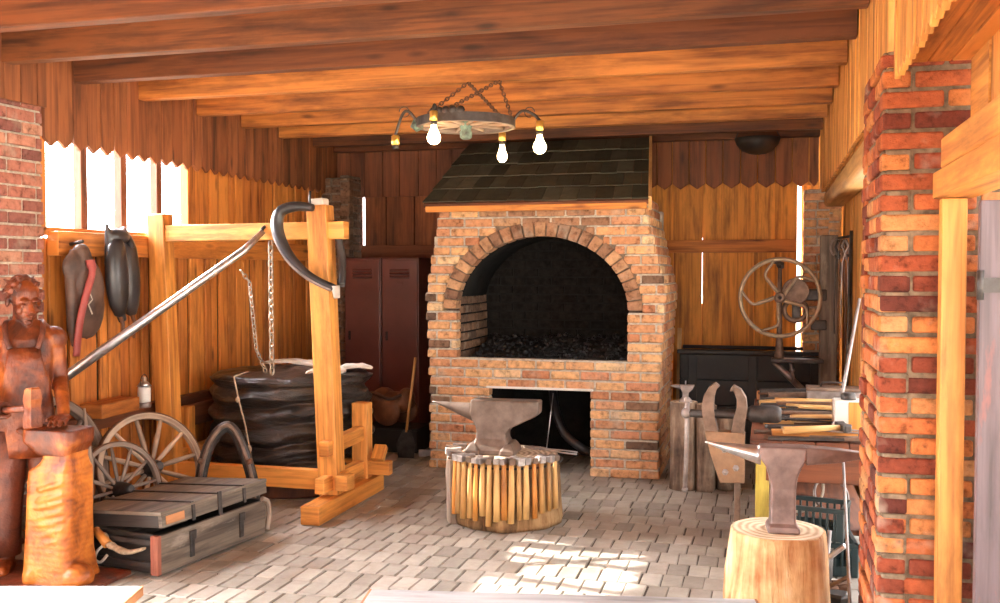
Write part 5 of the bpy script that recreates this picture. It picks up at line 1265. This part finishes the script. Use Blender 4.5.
mb = MB(); mb.ring((.12, .06, -.09), .07, .016, T(0, 0, 0) @ I4, 24, 8) if False else mb.ring((0, 0, 0), .085, .02, T(.12, .09, -.10) @ RX(90), 28, 8); mb.build('gear', M['iron_brown'], dp)
mb = MB(); mb.box((.20, .13, .02), (.32, .05, .09)); mb.box((.13, .13, -.05), (.07, .06, .30)); mb.box((.30, .13, -.22), (.12, .05, .08)); mb.build('bracket', M['iron'], dp, bevel=.01)
mb = MB(); mb.tube([(.0, .11, .26), (.0, .11, .05), (.0, .11, -.18), (.0, .11, -.30), (.0, .11, -.44), (0, .11, -.49)], [.015, .02, .02, .022, .034, .04], seg=12); mb.build('spindle', M['iron_brown'], dp)
mb = MB(); mb.tube([(-.06, .0, .285), (.02, .05, .27), (.02, .11, .24)], .014, seg=8); mb.ball((0, .11, .26), .03, seg=10); mb.build('feed_lever', M['iron'], dp)
mb = MB(); mb.box((.14, .12, -.505), (.40, .16, .03)); mb.build('drill_table', M['iron'], dp, bevel=.006)
mb = MB(); mb.tube([(-.04, .10, -.52), (.10, .14, -.66), (.30, .16, -.86)], [.022, .026, .03], seg=8); mb.build('strut', M['iron_grey'], dp)
mb = MB(); mb.tube([(.09, .10, -.52), (.10, .10, -.60), (.12, .11, -.70)], [.016, .014, .014], seg=8); mb.ball((.10, .10, -.58), .022, seg=8); mb.build('clamp_screw', M['iron_grey'], dp)

rk = thing('tool_rack', 'iron tool rack of two bars between the dark post and the yellow boards', 'rack', (.52, 8.2, 1.65))
for z in (.06, .20):
    mb = MB(); mb.tube([(-.02, -.02, z), (.05, -.62, z)], .010, seg=8); mb.build('rack_bar', M['iron'], rk)
mb = MB(); mb.tube([(.05, -.62, .24), (.05, -.62, -.65)], .012, seg=8); mb.build('rack_upright', M['iron'], rk)
def horseshoe(label, c, rz):
    mb = MB(); pts = [(.055 * cos(a), 0, .07 * sin(a)) for a in [radians(-60 + 300 * i / 20) for i in range(21)]]
    mb.tube(pts, .012, RZ(rz), 7, flat=.6); o = mb.build('horseshoe', M['iron_grey']); o.location = c; return tag(o, label, 'horseshoe', 'horseshoes on the rack')
horseshoe('grey horseshoe hanging on the tool rack beside the dark post', (.505, 8.05, 1.78), 20)
horseshoe('grey horseshoe hanging on the tool rack, nearer than the other one', (.535, 7.92, 1.75), 35)
for k, (x, y, L, mat) in enumerate(((.55, 7.86, .60, 'iron'), (.57, 7.76, .70, 'rust'), (.585, 7.66, .62, 'iron_grey'))):
    t = make_tongs('tongs', '%s tongs hanging from the tool rack, %s from the dark post' % ({'iron': 'dark', 'rust': 'rusty', 'iron_grey': 'grey'}[mat], ORD[k]), 'tongs on the rack', L, mat, .10, .04)
    t.location = (x - .05, y, 1.72); t.rotation_euler = (0, radians(-90), radians(70))
bar('iron_rod', 'pale iron rod leaning from the canister up against the brick pillar', 'rod', (.40, 6.25, TZ + .02), (.55, 6.62, 1.42), .012, 'iron_grey')
bar('iron_rod', 'dark iron rod standing between the tool rack and the pillar', 'rod', (.53, 7.5, .0), (.565, 7.55, 1.75), .012, 'iron')

pn = thing('hanging_pan', 'black round-bottomed pan hung high under the last joist at the back', 'pan', (-.11, 8.82, 2.60))
mb = MB(); mb.lathe([(.004, 0), (.07, .008), (.13, .035), (.175, .085), (.195, .14), (.19, .14), (.165, .09), (.12, .045), (.06, .02), (.004, .012)], seg=28); mb.build('bowl', M['black_wood'], pn)
mb = MB(); mb.tube([(-.19, 0, .135), (-.15, 0, .22), (0, 0, .30), (.15, 0, .22), (.19, 0, .135)], .006, seg=6); mb.build('bail_handle', M['iron'], pn)
hs = thing('bellows_hose', 'black curved bellows hose lying in the ash opening of the forge', 'hose', (-1.6, 7.85, 0))
mb = MB(); mb.tube(arc([(-.15, .22, .62), (-.10, .1, .45), (.0, .0, .27), (.15, -.02, .16), (.24, .05, .11)], 20), .035, seg=10); mb.build('hose', M['leather_black'], hs)
bar('iron_rod', 'thin bright wire leaning in the ash opening behind the anvil', 'rod', (-1.72, 7.62, .02), (-1.66, 7.68, .62), .004, 'steel')
